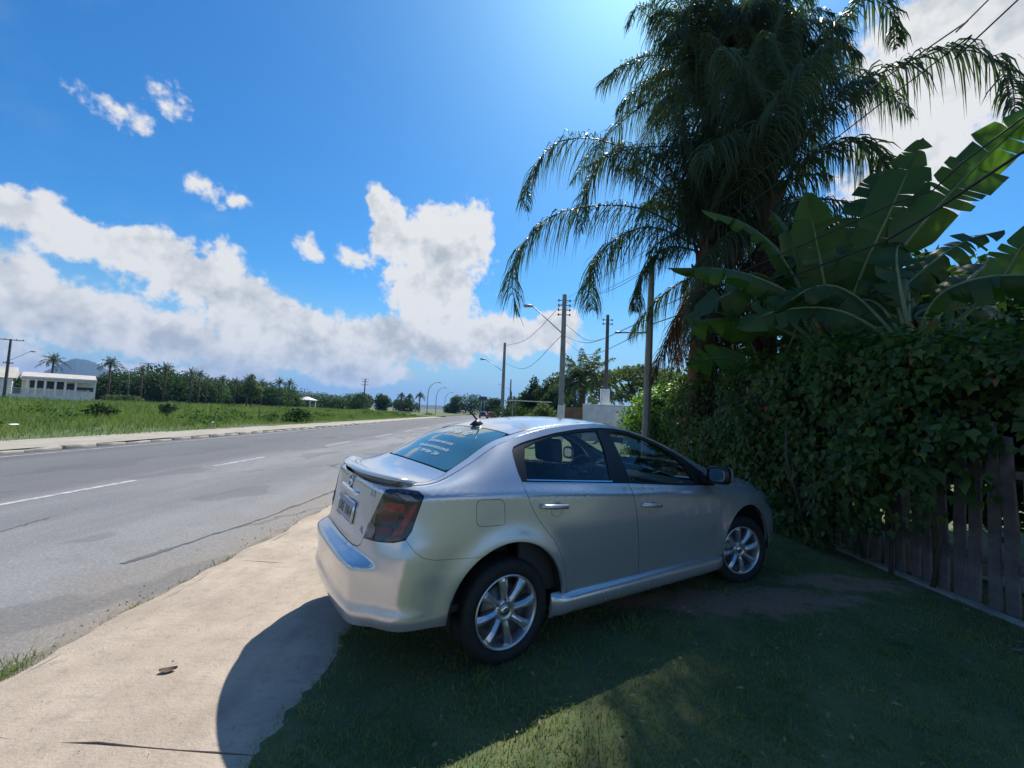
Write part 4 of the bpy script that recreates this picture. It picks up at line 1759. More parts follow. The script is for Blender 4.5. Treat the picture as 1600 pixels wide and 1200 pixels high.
def meadow_blades():
    r = np.random.default_rng(13)
    out = []
    for (x0, x1, y0, y1, n, h0, h1, w) in [(-15.2, -32, 2, 84, 70000, .30, .62, .012), (-28, -70, 5, 110, 60000, .5, .85, .03), (-60, -140, 30, 170, 30000, .6, 1.0, .07)]:
        x = r.uniform(x1, x0, n)
        y = r.uniform(y0, y1, n)
        c = noise2(x, y, 41, 4, .55)
        h = r.uniform(h0, h1, n) * (1 + .45 * c) * (.25 + .75 * sm(-x, 15.2, 20))
        z = .02 + noise2(x, y, 3, 3, .12) * .12 * sm(-x, 17, 26) - .03
        out.append(blades(np.stack([x, y, z], 1), np.maximum(h, .05), np.full(n, w) * r.uniform(.6, 1.4, n), .55, r))
    return join(out)


def meadow_weeds():
    r = np.random.default_rng(14)
    out = []
    for k in range(150):
        x = -15.8 - 55 * r.random() ** 1.3
        y = r.uniform(6, 95)
        n = int(r.integers(40, 130))
        sc = r.uniform(.2, .5) * (1 + (-x - 15) * .012)
        u = r.normal(size=(n, 3)) * np.array([sc, sc, sc * .5])
        p = np.stack([x + u[:, 0], y + u[:, 1], np.abs(u[:, 2]) + r.uniform(.15, .45)], 1)
        out.append(scatter(LEAF_V, LEAF_F, p, r.normal(size=(n, 3)) + np.array([0, 0, .6]), r.normal(size=(n, 3)) + np.array([0, 0, .6]), r.uniform(.08, .2, n)))
    return join(out)


P, F = meadow_weeds()
tag(link('meadow_weeds', mesh_np('meadow_weeds', P, F, m_treeB)), kind='stuff')
P, F = meadow_blades()
tag(link('meadow_grass', mesh_np('meadow_grass', P, F, m_meadow)), kind='stuff')

# ------------------------------------------------------------------ hedge over the picket fence
def hedge_front(y, z):
    base = np.interp(y, [1.0, 3.6, 4.4, 5.2, 7.0, 9.0, 12.0, 14.2], [4.05, 4.0, 3.72, 3.52, 3.50, 3.62, 3.70, 3.80])
    prof = np.interp(z, [0, .4, 1.0, 1.5, 2.0, 2.4, 2.7], [.16, .06, .0, -.06, -.05, .10, .45])
    return base + prof + noise2(y, z, 61, 4, 2.6) * .20


def hedge_top(y):
    return np.interp(y, [1, 3.6, 5.2, 8, 11, 13, 14.2], [2.30, 2.30, 2.46, 2.24, 2.22, 2.1, 1.75]) + noise1(y, 63, 4, 2.2) * .10


def hedge_low(y):
    return np.interp(y, [1, 3.5, 3.9, 4.3, 4.8, 5.3, 5.9, 14], [1.40, 1.48, 1.34, 1.16, .84, .40, .05, .03]) + noise1(y, 67, 4, 5) * .14


def hedge_leaves():
    r = np.random.default_rng(17)
    N = 27000
    y = 1.0 + 13.2 * r.random(N) ** 1.35
    lo, hi = hedge_low(y), hedge_top(y)
    z = lo + (hi - lo) * r.random(N)
    dep = r.random(N) ** 1.6 * .34
    x = hedge_front(y, z) + dep
    keep_ = (noise2(y, z, 71, 4, 4.2) > -.55 + .5 * r.random(N)) | (dep > .22)
    pos = np.stack([x, y, z], 1)
    nor = np.stack([-1 + r.normal(0, .5, N), r.normal(-.25, .5, N), .55 + r.normal(0, .5, N)], 1)
    down = np.stack([r.normal(-.25, .4, N), r.normal(0, .5, N), -.9 + r.normal(0, .5, N)], 1)
    pos, nor, down, dep = pos[keep_], nor[keep_], down[keep_], dep[keep_]
    # top
    M = 9000
    y2 = 1.0 + 13.2 * r.random(M) ** 1.2
    t = r.random(M)
    x2 = hedge_front(y2, np.full(M, 2.3)) + t * 1.5
    z2 = hedge_top(y2) + .10 * np.sin(t * 3) + r.normal(0, .07, M) + np.clip(r.normal(0, .08, M), 0, .3)
    pos2 = np.stack([x2, y2, z2], 1)
    nor2 = np.stack([r.normal(-.3, .5, M), r.normal(0, .5, M), 1 + r.normal(0, .3, M)], 1)
    d2 = np.stack([r.normal(0, 1, M), r.normal(0, 1, M), r.normal(-.2, .5, M)], 1)
    # hanging strands below the edge
    K = 1100
    y3 = r.uniform(3.6, 6.5, K)
    z3 = hedge_low(y3) - r.random(K) ** 2 * .55
    k3 = z3 > .1
    pos3 = np.stack([hedge_front(y3, z3) + r.normal(.08, .06, K), y3, z3], 1)[k3]
    nor3 = np.stack([-1 + r.normal(0, .4, K), r.normal(0, .4, K), .3 + r.normal(0, .4, K)], 1)[k3]
    d3 = np.stack([r.normal(0, .3, K), r.normal(0, .3, K), -1 + r.normal(0, .3, K)], 1)[k3]
    pos, nor, down = np.vstack([pos, pos2, pos3]), np.vstack([nor, nor2, nor3]), np.vstack([down, d2, d3])
    size = .035 + .085 * r.random(len(pos)) ** 1.3
    return pos, down, nor, size, np.concatenate([dep, np.full(len(pos2), .2), np.full(len(pos3), .3)])


hp, hd, hn, hsz, hdep = hedge_leaves()
hedge = thing('hedge', 'tall overgrown leafy hedge draped over the picket fence beside the car', 'hedge', (0, 0, 0))
score = hsz / np.linalg.norm(hp - np.array([0, 0, CAM_H]), axis=1) * (hdep < .12) * (hp[:, 1] > 3.2)
big = np.argsort(-score)[:300]
rest = np.ones(len(hp), bool)
rest[big] = False
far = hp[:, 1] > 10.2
A = rest & ~far
pick_ = np.random.default_rng(88).random(len(A))
yg = A & (pick_ > .5 + .42 * (1 - np.clip(noise2(hp[:, 1], hp[:, 2], 91, 3, 2.2) * .5 + .5, 0, 1))) & (pick_ < .97)
dry_ = A & (pick_ >= .97)
A = A & ~yg & ~dry_
P, F = scatter(LEAF_V, LEAF_F, hp[yg], hd[yg], hn[yg], hsz[yg] * 1.05)
tag(link('young_foliage', mesh_np('young_foliage', P, F, m_leafy, True), hedge), kind='stuff')
P, F = scatter(LEAF_V * np.array([.7, 1, 2.5]), LEAF_F, hp[dry_], hd[dry_], hn[dry_], hsz[dry_])
tag(link('dry_foliage', mesh_np('dry_foliage', P, F, m_palmdry, True), hedge), kind='stuff')
A1, A2 = A & (np.arange(len(A)) % 2 == 0), A & (np.arange(len(A)) % 2 == 1)
P, F = scatter(LOBE_V, LOBE_F, hp[A1], hd[A1], hn[A1], hsz[A1])
P2_, F2_ = scatter(LEAF_V, LEAF_F, hp[A2], hd[A2], hn[A2], hsz[A2] * 1.15)
P, F = join([(P, F), (P2_, F2_)])
tag(link('hedge_foliage', mesh_np('hedge_foliage', P, F, m_leaf, True), hedge), kind='stuff')
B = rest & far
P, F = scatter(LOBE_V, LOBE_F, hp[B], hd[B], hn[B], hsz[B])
tag(link('sun_tinted_foliage', mesh_np('sun_tinted_foliage', P, F, m_leafb, True), hedge), kind='stuff')  # sunlight on the far end put into the leaf colour
lm = [mesh_np('leaf', LOBE_V * np.array([sx, 1, sz]), [tuple(f) for f in LOBE_F], mm, True) for sx, sz, mm in ((1, 1, m_leaf), (.85, 1.6, m_leafb), (1.1, .4, m_leaf))]
X_, Y_, Z_ = orient(hd[big], hn[big])
for k, i in enumerate(big):
    o = link('leaf', lm[k % 3], hedge)
    M = Matrix(((X_[k][0], Y_[k][0], Z_[k][0]), (X_[k][1], Y_[k][1], Z_[k][1]), (X_[k][2], Y_[k][2], Z_[k][2])))
    o.location = hp[i]
    o.rotation_euler = M.to_euler()
    o.scale = (float(hsz[i]) * 1.1,) * 3
# dark sheet added inside the hedge to block light, then stems
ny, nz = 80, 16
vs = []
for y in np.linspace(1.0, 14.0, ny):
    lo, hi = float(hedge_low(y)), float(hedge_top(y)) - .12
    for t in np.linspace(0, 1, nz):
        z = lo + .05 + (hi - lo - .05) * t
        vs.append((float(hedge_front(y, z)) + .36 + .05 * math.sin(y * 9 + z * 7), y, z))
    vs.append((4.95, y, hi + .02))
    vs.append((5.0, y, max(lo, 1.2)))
core = mesh_np('hedge_light_block', vs, grid_faces(ny, nz + 2), mat('hedge_light_block', (.012, .018, .009), .95, var=.6, vscale=6, bump=1.0, bscale=12))
link('hedge_light_block', core, hedge)
r = np.random.default_rng(19)
for k in range(16):
    y = 4.3 + k * .42 + r.normal() * .1
    x = 3.95 + r.normal() * .12
    mb = MB()
    pts = [(x + r.normal() * .06, y + r.normal() * .06, -.02), (x - .05 + r.normal() * .1, y + r.normal() * .1, .5), (x - .1 + r.normal() * .12, y + r.normal() * .15, 1.1), (x + r.normal() * .15, y + r.normal() * .2, 1.8)]
    mb.tube(pts, [.022, .018, .014, .008], 6)
    mb.build('stem', m_wood, hedge)

# fence
m_picket = mat('weathered_picket', (.19, .165, .155), .9, col2=(.10, .08, .075), vscale=5, bump=.8, bscale=30)
fence = thing('picket_fence', 'weathered grey wooden picket fence half hidden under the hedge', 'fence', (4.2, 0, 0))
fr = np.random.default_rng(23)
pk = None
for k, y in enumerate(np.arange(2.3, 9.2, .148)):
    w = .046 * fr.uniform(.85, 1.15)
    hgt = 1.52 + fr.normal() * .05
    mb = MB()
    t = .011
    nv = 5
    zs = np.linspace(0.02, hgt, nv)
    vs = []
    wob = fr.normal(0, .006, (nv, 2))
    for i, z in enumerate(zs):
        ww = w * (1 if i < nv - 1 else .72)
        for (dx, dy) in ((-t, -ww), (t, -ww), (t, ww), (-t, ww)):
            vs.append((dx, dy + wob[i, 0], z + (fr.normal() * .012 if i == nv - 1 else 0)))
    fs = [(4 * i + j, 4 * i + (j + 1) % 4, 4 * i + 4 + (j + 1) % 4, 4 * i + 4 + j) for i in range(nv - 1) for j in range(4)]
    fs += [(3, 2, 1, 0), tuple(4 * (nv - 1) + j for j in range(4))]
    mb.add(vs, fs)
    o = mb.build('picket', m_picket, fence)
    o.location = (fr.normal() * .008, y + fr.normal() * .012, 0)
    o.rotation_euler = (fr.normal() * .015, fr.normal() * .012, fr.normal() * .05)
for z in (.38, 1.15):
    mb = MB()
    mb.box(.014, .055, 2.1, 9.3, z, z + .07)
    mb.build('rail', m_picket, fence, bevel=.004, seg=1)
for y in (2.6, 4.75, 6.9, 9.0):
    mb = MB()
    mb.box(.058, .15, y - .05, y + .05, -.05, 1.5)
    mb.build('post', m_picket, fence, bevel=.006, seg=1)
mb = MB()
mb.box(-.13, -.02, 3.0, 9.2, -.03, .035)
mb.build('footing', m_kerb, fence, bevel=.012, seg=2)

# garden behind the fence: pale paving, a low heap of cut stalks
gp = link('garden_paving', mesh_np('garden_paving', [(4.9, 1, .03), (8.0, 1, .03), (8.0, 4.6, .03), (4.9, 4.6, .03)], [(0, 1, 2, 3)], m_sidefar))
tag(gp, kind='structure')

# ------------------------------------------------------------------ palms
def resample_curve(pts, n):
    c = crom(pts, 12)
    d = np.concatenate([[0], np.cumsum(np.linalg.norm(np.diff(c, axis=0), axis=1))])
    s = np.linspace(0, d[-1], n)
    return np.stack([np.interp(s, d, c[:, k]) for k in range(3)], 1), d[-1]


def frond(pts, leaflets=120, L=.72, w=.014, start=.14, droop=.8, r=rng, name='frond', m=None, parent=None, spread=1.0):
    C, tot = resample_curve(pts, 60)
    T_ = np.gradient(C, axis=0)
    T_ /= np.linalg.norm(T_, axis=1, keepdims=True)
    n = leaflets * 2
    t = start + (1 - start) * (np.repeat(np.linspace(0, 1, leaflets), 2) + r.normal(0, .004, n))
    t = np.clip(t, 0, 1)
    side = np.tile([1.0, -1.0], leaflets)
    f = t * 59
    i0 = np.clip(f.astype(int), 0, 58)
    fr_ = (f - i0)[:, None]
    p = C[i0] * (1 - fr_) + C[i0 + 1] * fr_
    tg = T_[i0]
    up = np.array([0, 0, 1.0])
    sd = np.cross(tg, up)
    ln = np.linalg.norm(sd, axis=1, keepdims=True)
    sd = np.where(ln > .15, sd / np.maximum(ln, 1e-6), np.array([1.0, 0, 0]))
    upn = np.cross(sd, tg)
    ll = L * np.sin(np.clip(.25 + t * .78, 0, 1) * math.pi) ** .55 * r.uniform(.75, 1.15, n)
    ll *= np.where(t > .93, .75, 1)
    fan = r.normal(.18, .35, n)
    d0 = sd * (side * spread)[:, None] + tg * r.uniform(.35, .75, n)[:, None] + upn * fan[:, None]
    d0 /= np.linalg.norm(d0, axis=1, keepdims=True)
    dr = droop * r.uniform(.7, 1.25, n)
    S = np.array([0, .3, .65, 1.0])
    pts_ = p[:, None] + d0[:, None] * (ll[:, None] * (S * (1 - .42 * S * np.minimum(dr, 1)[:, None])))[..., None]
    pts_[..., 2] -= (ll * dr)[:, None] * S ** 1.7 * .86
    wv = np.cross(pts_[:, 3] - pts_[:, 0], r.normal(size=(n, 3)))
    wv /= np.linalg.norm(wv, axis=1, keepdims=True)
    ww = w * np.array([.55, 1.0, .75, .06])
    Lp = pts_ + wv[:, None] * ww[None, :, None]
    Rp = pts_ - wv[:, None] * ww[None, :, None]
    V = np.stack([Lp, Rp], 2).reshape(n, 8, 3)
    base = (np.arange(n) * 8)[:, None]
    F_ = np.concatenate([base + np.array([[2 * k, 2 * k + 1, 2 * k + 3, 2 * k + 2]]) for k in range(3)])
    V = V.reshape(-1, 3)
    # midrib
    mbx = MB()
    idx = np.linspace(0, 59, 16).astype(int)
    rad = np.interp(np.linspace(0, 1, 16), [0, .12, 1], [.034, .022, .004])
    mbx.tube([Vector(C[i]) for i in idx], list(rad), 5)
    rv = np.array(mbx.v)
    k = len(V)
    faces = [tuple(int(q) for q in ff) for ff in F_] + [tuple(q + k for q in ff) for ff in mbx.f]
    me = mesh_np(name, np.vstack([V, rv]), faces, m or m_palm)
    return link(name, me, parent)


def arch_pts(c, az, el, L, sag):
    c = np.array(c)
    d = np.array([math.sin(az) * math.cos(el), math.cos(az) * math.cos(el), math.sin(el)])
    return [tuple(c + d * L * s * (1 - .12 * s) + np.array([0, 0, -sag * s * s])) for s in (0, .2, .4, .6, .8, 1.0)]


def palm_trunk(parent, base, crown, r0, r1, m, lean=.0):
    mb = MB()
    b, c = Vector(base), Vector(crown)
    pts, rad = [], []
    for i in range(33):
        t = i / 32
        p = b.lerp(c, t)
        p.x += lean * math.sin(t * math.pi)
        pts.append(p)
        rad.append((r0 + (r1 - r0) * t) * (1 + (.035 if i % 2 else -.02)))
    mb.tube(pts, rad, 14)
    mb.build('trunk', m, parent)


def palm_boots(parent, c, r0, n, h0, h1, m, sd):
    rr = np.random.default_rng(sd)
    for k in range(n):
        a = k * 2.4
        z = h0 + (h1 - h0) * k / n
        d = Vector((math.cos(a), math.sin(a), 0))
        b = Vector(c) + Vector((0, 0, z))
        mb = MB()
        L = rr.uniform(.35, .7)
        mb.tube([b + d * r0 * .7, b + d * (r0 + .07) + Vector((0, 0, L * .5)), b + d * (r0 + .16 * rr.uniform(.6, 1.5)) + Vector((0, 0, L))], [.06, .05, .022], 6)
        mb.build('leaf_base', m, parent)


pr_ = np.random.default_rng(29)
palm1 = thing('queen_palm', 'tall palm with reddish trunk and fronds hanging over the lane side', 'palm', (3.78, 9.3, 0))
C1 = Vector((4.2, 9.3, 5.35))
inv1 = Matrix.Translation((-3.78, -9.3, 0))


def rel(o, root):
    """geometry was written in world space: move it under its root"""
    o.data.transform(Matrix.Translation(-Vector(root.location)))


def fr_world(root, pts, **kw):
    o = frond(pts, parent=root, r=pr_, **kw)
    rel(o, root)
    return o


P1 = [[(4.19, 9.3, 5.54), (3.19, 9.14, 6.66), (2.0, 8.98, 7.47), (0.73, 8.82, 7.35), (0.14, 8.66, 6.28), (0.18, 8.5, 5.45)],
      [(4.19, 9.3, 5.39), (2.65, 9.2, 6.16), (0.94, 9.1, 5.97), (0.06, 9.0, 5.11), (-0.11, 8.9, 4.16), (0.17, 8.8, 3.33)],
      [(4.19, 9.3, 5.29), (2.94, 9.2, 5.74), (2.04, 9.1, 5.35), (1.59, 9.0, 4.61), (1.63, 8.9, 3.61)],
      [(4.24, 9.3, 5.21), (3.43, 9.35, 5.38), (2.99, 9.4, 5.09), (2.73, 9.45, 4.51), (2.69, 9.5, 3.79)],
      [(4.23, 9.3, 5.39), (3.57, 9.42, 6.98), (2.72, 9.54, 7.75), (2.0, 9.66, 7.68), (1.53, 9.78, 6.79), (1.43, 9.9, 5.6)],
      [(4.23, 9.3, 5.47), (3.62, 9.2, 7.75), (3.12, 9.1, 9.76), (2.49, 9.0, 10.71), (2.13, 8.9, 9.84)],
      [(4.23, 9.3, 5.47), (3.86, 9.1, 7.99), (3.67, 8.9, 10.5), (3.21, 8.7, 12.07), (2.61, 8.5, 11.22)]]
for i, p in enumerate(P1):
    fr_world(palm1, p, leaflets=190, L=1.0 if i != 3 else .62, droop=1.05, w=.010)
for k in range(20):
    az = k * 2.39996
    el = R(86 - 50 * (k / 20) ** .9)
    if math.sin(az) < -.35 and el < R(58):
        az = -az
    fr_world(palm1, arch_pts(C1 + Vector((0, 0, .1)), az, el, 5.0 * pr_.uniform(.8, 1.2), .8 + 1.7 * math.cos(el)), leaflets=150, L=.95, droop=1.05, w=.010)
o = None
palm_trunk(palm1, (0, 0, -.1), tuple(C1 - Vector(palm1.location)), .19, .17, m_barkred)
palm_boots(palm1, C1 - Vector(palm1.location), .16, 16, -1.0, .2, m_bark, 3)
for k in range(10):
    az = k * 2.39996 + .4
    fr_world(palm1, arch_pts(C1 + Vector((0, 0, -.45 - .04 * k)), az, R(5 - 7 * k), 1.7 * pr_.uniform(.8, 1.2), 1.2), leaflets=80, L=.7, droop=1.1, w=.010, m=m_palm if k < 5 else m_palmdark)
# dry skirt of dead leaflets and stalks round the trunk
for k in range(9):
    a = k * 2.4 + .5
    d = Vector((math.cos(a), math.sin(a), 0))
    c = Vector(C1) + Vector((0, 0, -1.25 + .06 * k))
    pts = [tuple(c), tuple(c + d * .4 + Vector((0, 0, -.05))), tuple(c + d * .62 + Vector((0, 0, -.6))), tuple(c + d * .6 + Vector((0, 0, -1.5 - .06 * k)))]
    fr_world(palm1, pts, leaflets=44, L=.5, w=.009, m=m_palmdry, name='dry_frond', droop=1.1, spread=.5)


def fruit_cluster(root, c, length, n, sd, name='fruit_cluster'):
    rr = np.random.default_rng(sd)
    mb = MB()
    for k in range(n):
        a = rr.uniform(0, 6.28)
        d = Vector((math.cos(a) * .35, math.sin(a) * .35, 0)) * rr.uniform(.3, 1)
        p0 = Vector(c)
        mb.tube([p0, p0 + d * .6 + Vector((0, 0, -.1)), p0 + d + Vector((0, 0, -length * rr.uniform(.6, 1)))], [.012, .010, .006], 4)
    o = mb.build(name, m_palmdry, root)
    rel(o, root)


fruit_cluster(palm1, C1 + Vector((.45, -.35, -.05)), .75, 46, 5)
fruit_cluster(palm1, C1 + Vector((.75, -.25, -.35)), .7, 36, 6)
fruit_cluster(palm1, C1 + Vector((-.25, -.35, -1.35)), .7, 36, 7)

palm2 = thing('queen_palm', 'tall dark palm rising behind the banana plants with one long frond curving over them', 'palm', (5.1, 8.9, 0))
C2 = Vector((5.35, 8.9, 6.55))
P2 = [[(5.51, 8.9, 6.84), (6.53, 8.5, 8.38), (7.37, 8.1, 8.71), (8.11, 7.7, 8.78), (8.6, 7.3, 8.08), (8.29, 6.9, 6.76)],
      [(5.44, 8.9, 6.62), (6.32, 8.78, 7.37), (7.03, 8.65, 7.5), (7.52, 8.52, 6.98), (7.62, 8.4, 6.31)],
      [(5.44, 8.9, 6.84), (6.17, 8.75, 9.28), (7.03, 8.6, 10.63), (7.64, 8.45, 10.22), (7.56, 8.3, 9.09)],
      [(5.37, 8.9, 6.84), (5.18, 8.7, 9.49), (5.46, 8.5, 11.63), (6.14, 8.3, 11.86), (6.5, 8.1, 10.38)]]
for i, p in enumerate(P2):
    fr_world(palm2, p, leaflets=170, L=1.0, w=.016, droop=1.0)
for k in range(22):
    az = k * 2.39996 + .8
    el = R(86 - 56 * (k / 22) ** .9)
    if math.sin(az) > .45 and el < R(64):
        az = math.pi + az
    fr_world(palm2, arch_pts(C2 + Vector((0, 0, .1)), az, el, 4.8 * pr_.uniform(.8, 1.2), .9 + 1.9 * math.cos(el)), leaflets=150, L=.95, droop=1.05, w=.011)
for k in range(16):
    az = k * 2.39996
    fr_world(palm2, arch_pts(C2 + Vector((0, 0, -.5 - .03 * k)), az, R(20 - 4.5 * k), 2.6 * pr_.uniform(.8, 1.2), 1.5), leaflets=90, L=.8, droop=1.1, w=.011, m=m_palm if k < 9 else m_palmdark)
palm_trunk(palm2, (0, 0, -.1), tuple(C2 - Vector(palm2.location)), .24, .23, m_bark)
palm_boots(palm2, C2 - Vector(palm2.location), .2, 18, -1.3, .2, m_bark, 4)
fruit_cluster(palm2, C2 + Vector((.25, -.35, -.9)), .9, 40, 8)

palm3 = thing('queen_palm', 'tallest palm behind the other two, its crown reaching above the frame', 'palm', (5.0, 10.9, 0))
C3 = Vector((4.9, 10.9, 10.6))
for k in range(24):
    az = k * 2.39996 + .3
    el = R(84 - 80 * (k / 24) ** .9)
    fr_world(palm3, arch_pts(C3 + Vector((0, 0, .1)), az, el, 3.9 * pr_.uniform(.8, 1.2), .9 + 1.8 * math.cos(el)), leaflets=140, L=.95, droop=1.05, w=.011)
for k in range(12):  # extra fronds added towards the viewer to shade the lawn
    fr_world(palm3, arch_pts(C3 + Vector((0, 0, .05)), R(150 + 7 * k), R(12 + 34 * ((k * 5) % 12) / 12), 3.8 * pr_.uniform(.85, 1.15), 2.2), leaflets=140, L=.95, droop=1.05, w=.012)
palm_trunk(palm3, (0, 0, -.1), tuple(C3 - Vector(palm3.location)), .2, .17, m_bark)
palm_boots(palm3, C3 - Vector(palm3.location), .16, 12, -1.0, .2, m_bark, 9)
palm4 = thing('queen_palm', 'high palm crown at the top right of the clump, trunk hidden by the dark palm', 'palm', (6.3, 10.4, 0))
C4 = Vector((6.0, 10.4, 10.2))
for k in range(18):
    az = k * 2.39996 + 1.3
    el = R(84 - 78 * (k / 18) ** .9)
    fr_world(palm4, arch_pts(C4 + Vector((0, 0, .1)), az, el, 3.3 * pr_.uniform(.8, 1.2), .9 + 1.8 * math.cos(el)), leaflets=140, L=.95, droop=1.05, w=.011)
palm_trunk(palm4, (0, 0, -.1), tuple(C4 - Vector(palm4.location)), .2, .17, m_bark)

# ------------------------------------------------------------------ banana plants
def banana_leaf(root, pts, hw, hint, droop, sd, start=.22, tear=.75, m=None):
    hw = hw * .74
    rr = np.random.default_rng(sd)
    n = 54
    C, tot = resample_curve(pts, n)
    T_ = np.gradient(C, axis=0)
    T_ /= np.linalg.norm(T_, axis=1, keepdims=True)
    hint = np.array(hint, float)
    sdv = np.cross(T_, hint)
    sdv /= np.linalg.norm(sdv, axis=1, keepdims=True)
    nv = np.cross(sdv, T_)
    t = np.linspace(0, 1, n)
    u = np.clip((t - start) / (1 - start), 0, 1)
    W = hw * np.minimum(1, (u / .16)) ** .6 * np.minimum(1, ((1.0 - u) / .30)) ** .62
    V, F_ = [], []
    cross = [0, .3, .65, 1.0]
    i_start = int(start * n)
    for sgn in (1, -1):
        i = i_start
        while i < n - 1:
            k = int(rr.integers(1, 5)) if rr.random() < tear else int(rr.integers(5, 11))
            j = min(i + k, n - 1)
            dd = R(droop + rr.normal() * 15)
            curl = rr.normal(.0, .16)
            cutl = rr.uniform(.35, 1.0)
            endw = rr.uniform(.86, 1.0)
            cutd = rr.random() < .6
            base = len(V)
            for q in range(i, j + 1):
                shr = 1.0
                if cutd and q in (i, j):
                    shr = .985
                for c in cross:
                    lag = (q - (i + j) / 2) / max(1, (j - i)) * (.30 * max(0.0, c - (1 - cutl)) if cutd else 0)
                    a = dd * (.35 + .65 * c)
                    w_ = W[q] * c * (endw if c > .9 else 1.0)
                    p = C[q] + sdv[q] * (sgn * w_ * math.cos(a)) + nv[q] * (-w_ * math.sin(a)) + T_[q] * (W[q] * c * .18 - lag * c * tot * .10)
                    p = p + nv[q] * (curl * w_ * c) + np.array([0, 0, -.06 * w_ * c * abs(math.cos(a))])
                    V.append(p)
            m_ = len(cross)
            for q in range(j - i):
                for c in range(m_ - 1):
                    a = base + q * m_ + c
                    f = (a, a + 1, a + 1 + m_, a + m_)
                    F_.append(f if sgn > 0 else f[::-1])
            i = j
    me = mesh_np('leaf', np.array(V), F_, m or m_banana, True)
    o = link('leaf', me, root)
    rel(o, root)
    mb = MB()
    idx = np.linspace(0, n - 1, 18).astype(int)
    rad = np.interp(np.linspace(0, 1, 18), [0, .2, 1], [.045, .026, .005])
    mb.tube([Vector(C[i] - nv[i] * .008) for i in idx], list(rad), 7)
    q = mb.build('midrib', m_rib, o)
    q.data.transform(Matrix.Translation(-Vector(root.location)))
    return o


def banana_stem(root, h, r0=.11, lean=(0, 0)):
    mb = MB()
    mb.tube([(0, 0, -.1), (lean[0] * .4, lean[1] * .4, h * .45), (lean[0], lean[1], h)], [r0 * 1.25, r0, r0 * .7], 12)
    mb.build('stem', m_rib if False else m_stem, root)


m_stem = mat('banana_stem', (.12, .13, .06), .7, col2=(.10, .065, .04), vscale=5)
banA = thing('banana_plant', 'large banana plant with pale leaf stalks fanning out above the hedge', 'banana plant', (4.5, 5.95, 0))
banana_stem(banA, 2.75)
FA = (-.35, -1, .25)
leavesA = [
    ([(4.41, 5.9, 2.70), (3.85, 5.8, 3.27), (2.96, 5.7, 3.58), (2.0, 5.6, 3.55)], .34, (0, -.35, 1), 62, .16),
    ([(4.41, 5.9, 2.70), (4.21, 5.77, 3.5), (3.98, 5.63, 4.15), (3.78, 5.5, 4.62)], .42, FA, 6, .18),
    ([(4.52, 5.9, 2.70), (4.63, 5.67, 3.57), (4.83, 5.43, 4.36), (5.06, 5.2, 5.22)], .44, FA, 10, .20),
    ([(4.6, 5.9, 2.70), (4.9, 5.43, 3.76), (5.34, 4.97, 4.59), (5.66, 4.4, 5.15)], .44, (-.75, -.8, -.35), 12, .38),
    ([(4.51, 6.1, 2.70), (3.87, 6.1, 3.92), (3.31, 6.1, 4.43), (2.66, 6.1, 4.62)], .24, (-.2, -.7, 1), 40, .35),
    ([(4.8, 6.0, 2.76), (5.49, 5.9, 3.59), (6.12, 5.8, 4.13), (6.63, 5.7, 4.3)], .42, (.1, -.7, .8), 40, .2),
    ([(4.8, 6.1, 2.75), (5.0, 6.3, 3.89), (5.21, 6.3, 4.79), (5.46, 6.3, 5.50)], .40, FA, 12, .2),
]
for i, (p, hw, h, dr, st_) in enumerate(leavesA):
    banana_leaf(banA, p, hw, h, dr, 100 + i, start=st_)
rlv = np.random.default_rng(321)
for k in range(9):
    a = R(-75 + 19 * k)
    L = rlv.uniform(1.2, 2.3)
    bx, by, bz = 4.5, 5.95 + .25, 2.65
    dx, dz = math.sin(a), math.cos(a)
    p = [(bx, by, bz), (bx + dx * L * .4, by + .15, bz + dz * L * .45 + .15), (bx + dx * L * .8, by + .25 * rlv.normal(), bz + dz * L * .62 + .1), (bx + dx * L * 1.15, by + .3 * rlv.normal(), bz + dz * L * .52 - .1)]
    banana_leaf(banA, p, rlv.uniform(.28, .42), (-.2 + .3 * rlv.normal(), -.8, .6), rlv.uniform(15, 50), 500 + k, start=.2)
for k in range(7):
    a = R(-70 + 24 * k)
    mb = MB()
    d = Vector((math.sin(a) * .8, -.25, math.cos(a)))
    d.normalize()
    c = Vector((0, 0, 2.45))
    L = .42 + .12 * (k % 3)
    mb.tube([c, c + d * L * .6, c + d * L], [.05, .04, .03], 7)
    mb.build('cut_stalk', m_rib, banA)
banB = thing('banana_plant', 'banana plant at the far right whose long leaf arches down over the hedge top', 'banana plant', (4.75, 4.95, 0))
banana_stem(banB, 2.6)
for i, (p, hw, h, dr, st_) in enumerate([
        ([(4.65, 4.95, 2.5), (4.62, 4.65, 2.98), (4.72, 4.25, 3.10), (5.1, 3.75, 2.98)], .34, (-.6, -.1, 1), 58, .2),
        ([(4.8, 4.9, 2.5), (5.15, 4.5, 3.15), (5.2, 4.3, 3.49), (5.24, 3.95, 3.75)], .30, (-.8, -.5, .2), 8, .3),
        ([(4.7, 5.0, 2.5), (4.55, 5.0, 3.2), (4.7, 5.2, 3.75), (5.1, 5.5, 4.0)], .36, (-.3, -.8, .4), 25, .25),
        ([(4.8, 5.1, 2.5), (5.4, 5.1, 3.3), (6.1, 5.2, 3.75), (6.8, 5.3, 3.7)], .40, (0, -.7, .8), 45, .2),
        ([(4.8, 5.0, 2.5), (5.3, 5.2, 3.0), (5.9, 5.4, 3.2), (6.5, 5.5, 3.0)], .38, (0, -.8, .7), 45, .2)]):
    banana_leaf(banB, p, hw, h, dr, 200 + i, start=st_)
banC = thing('banana_plant', 'shaded banana plant beside the palm trunk with low broad leaf over the hedge', 'banana plant', (4.55, 7.65, 0))
banana_stem(banC, 2.3)
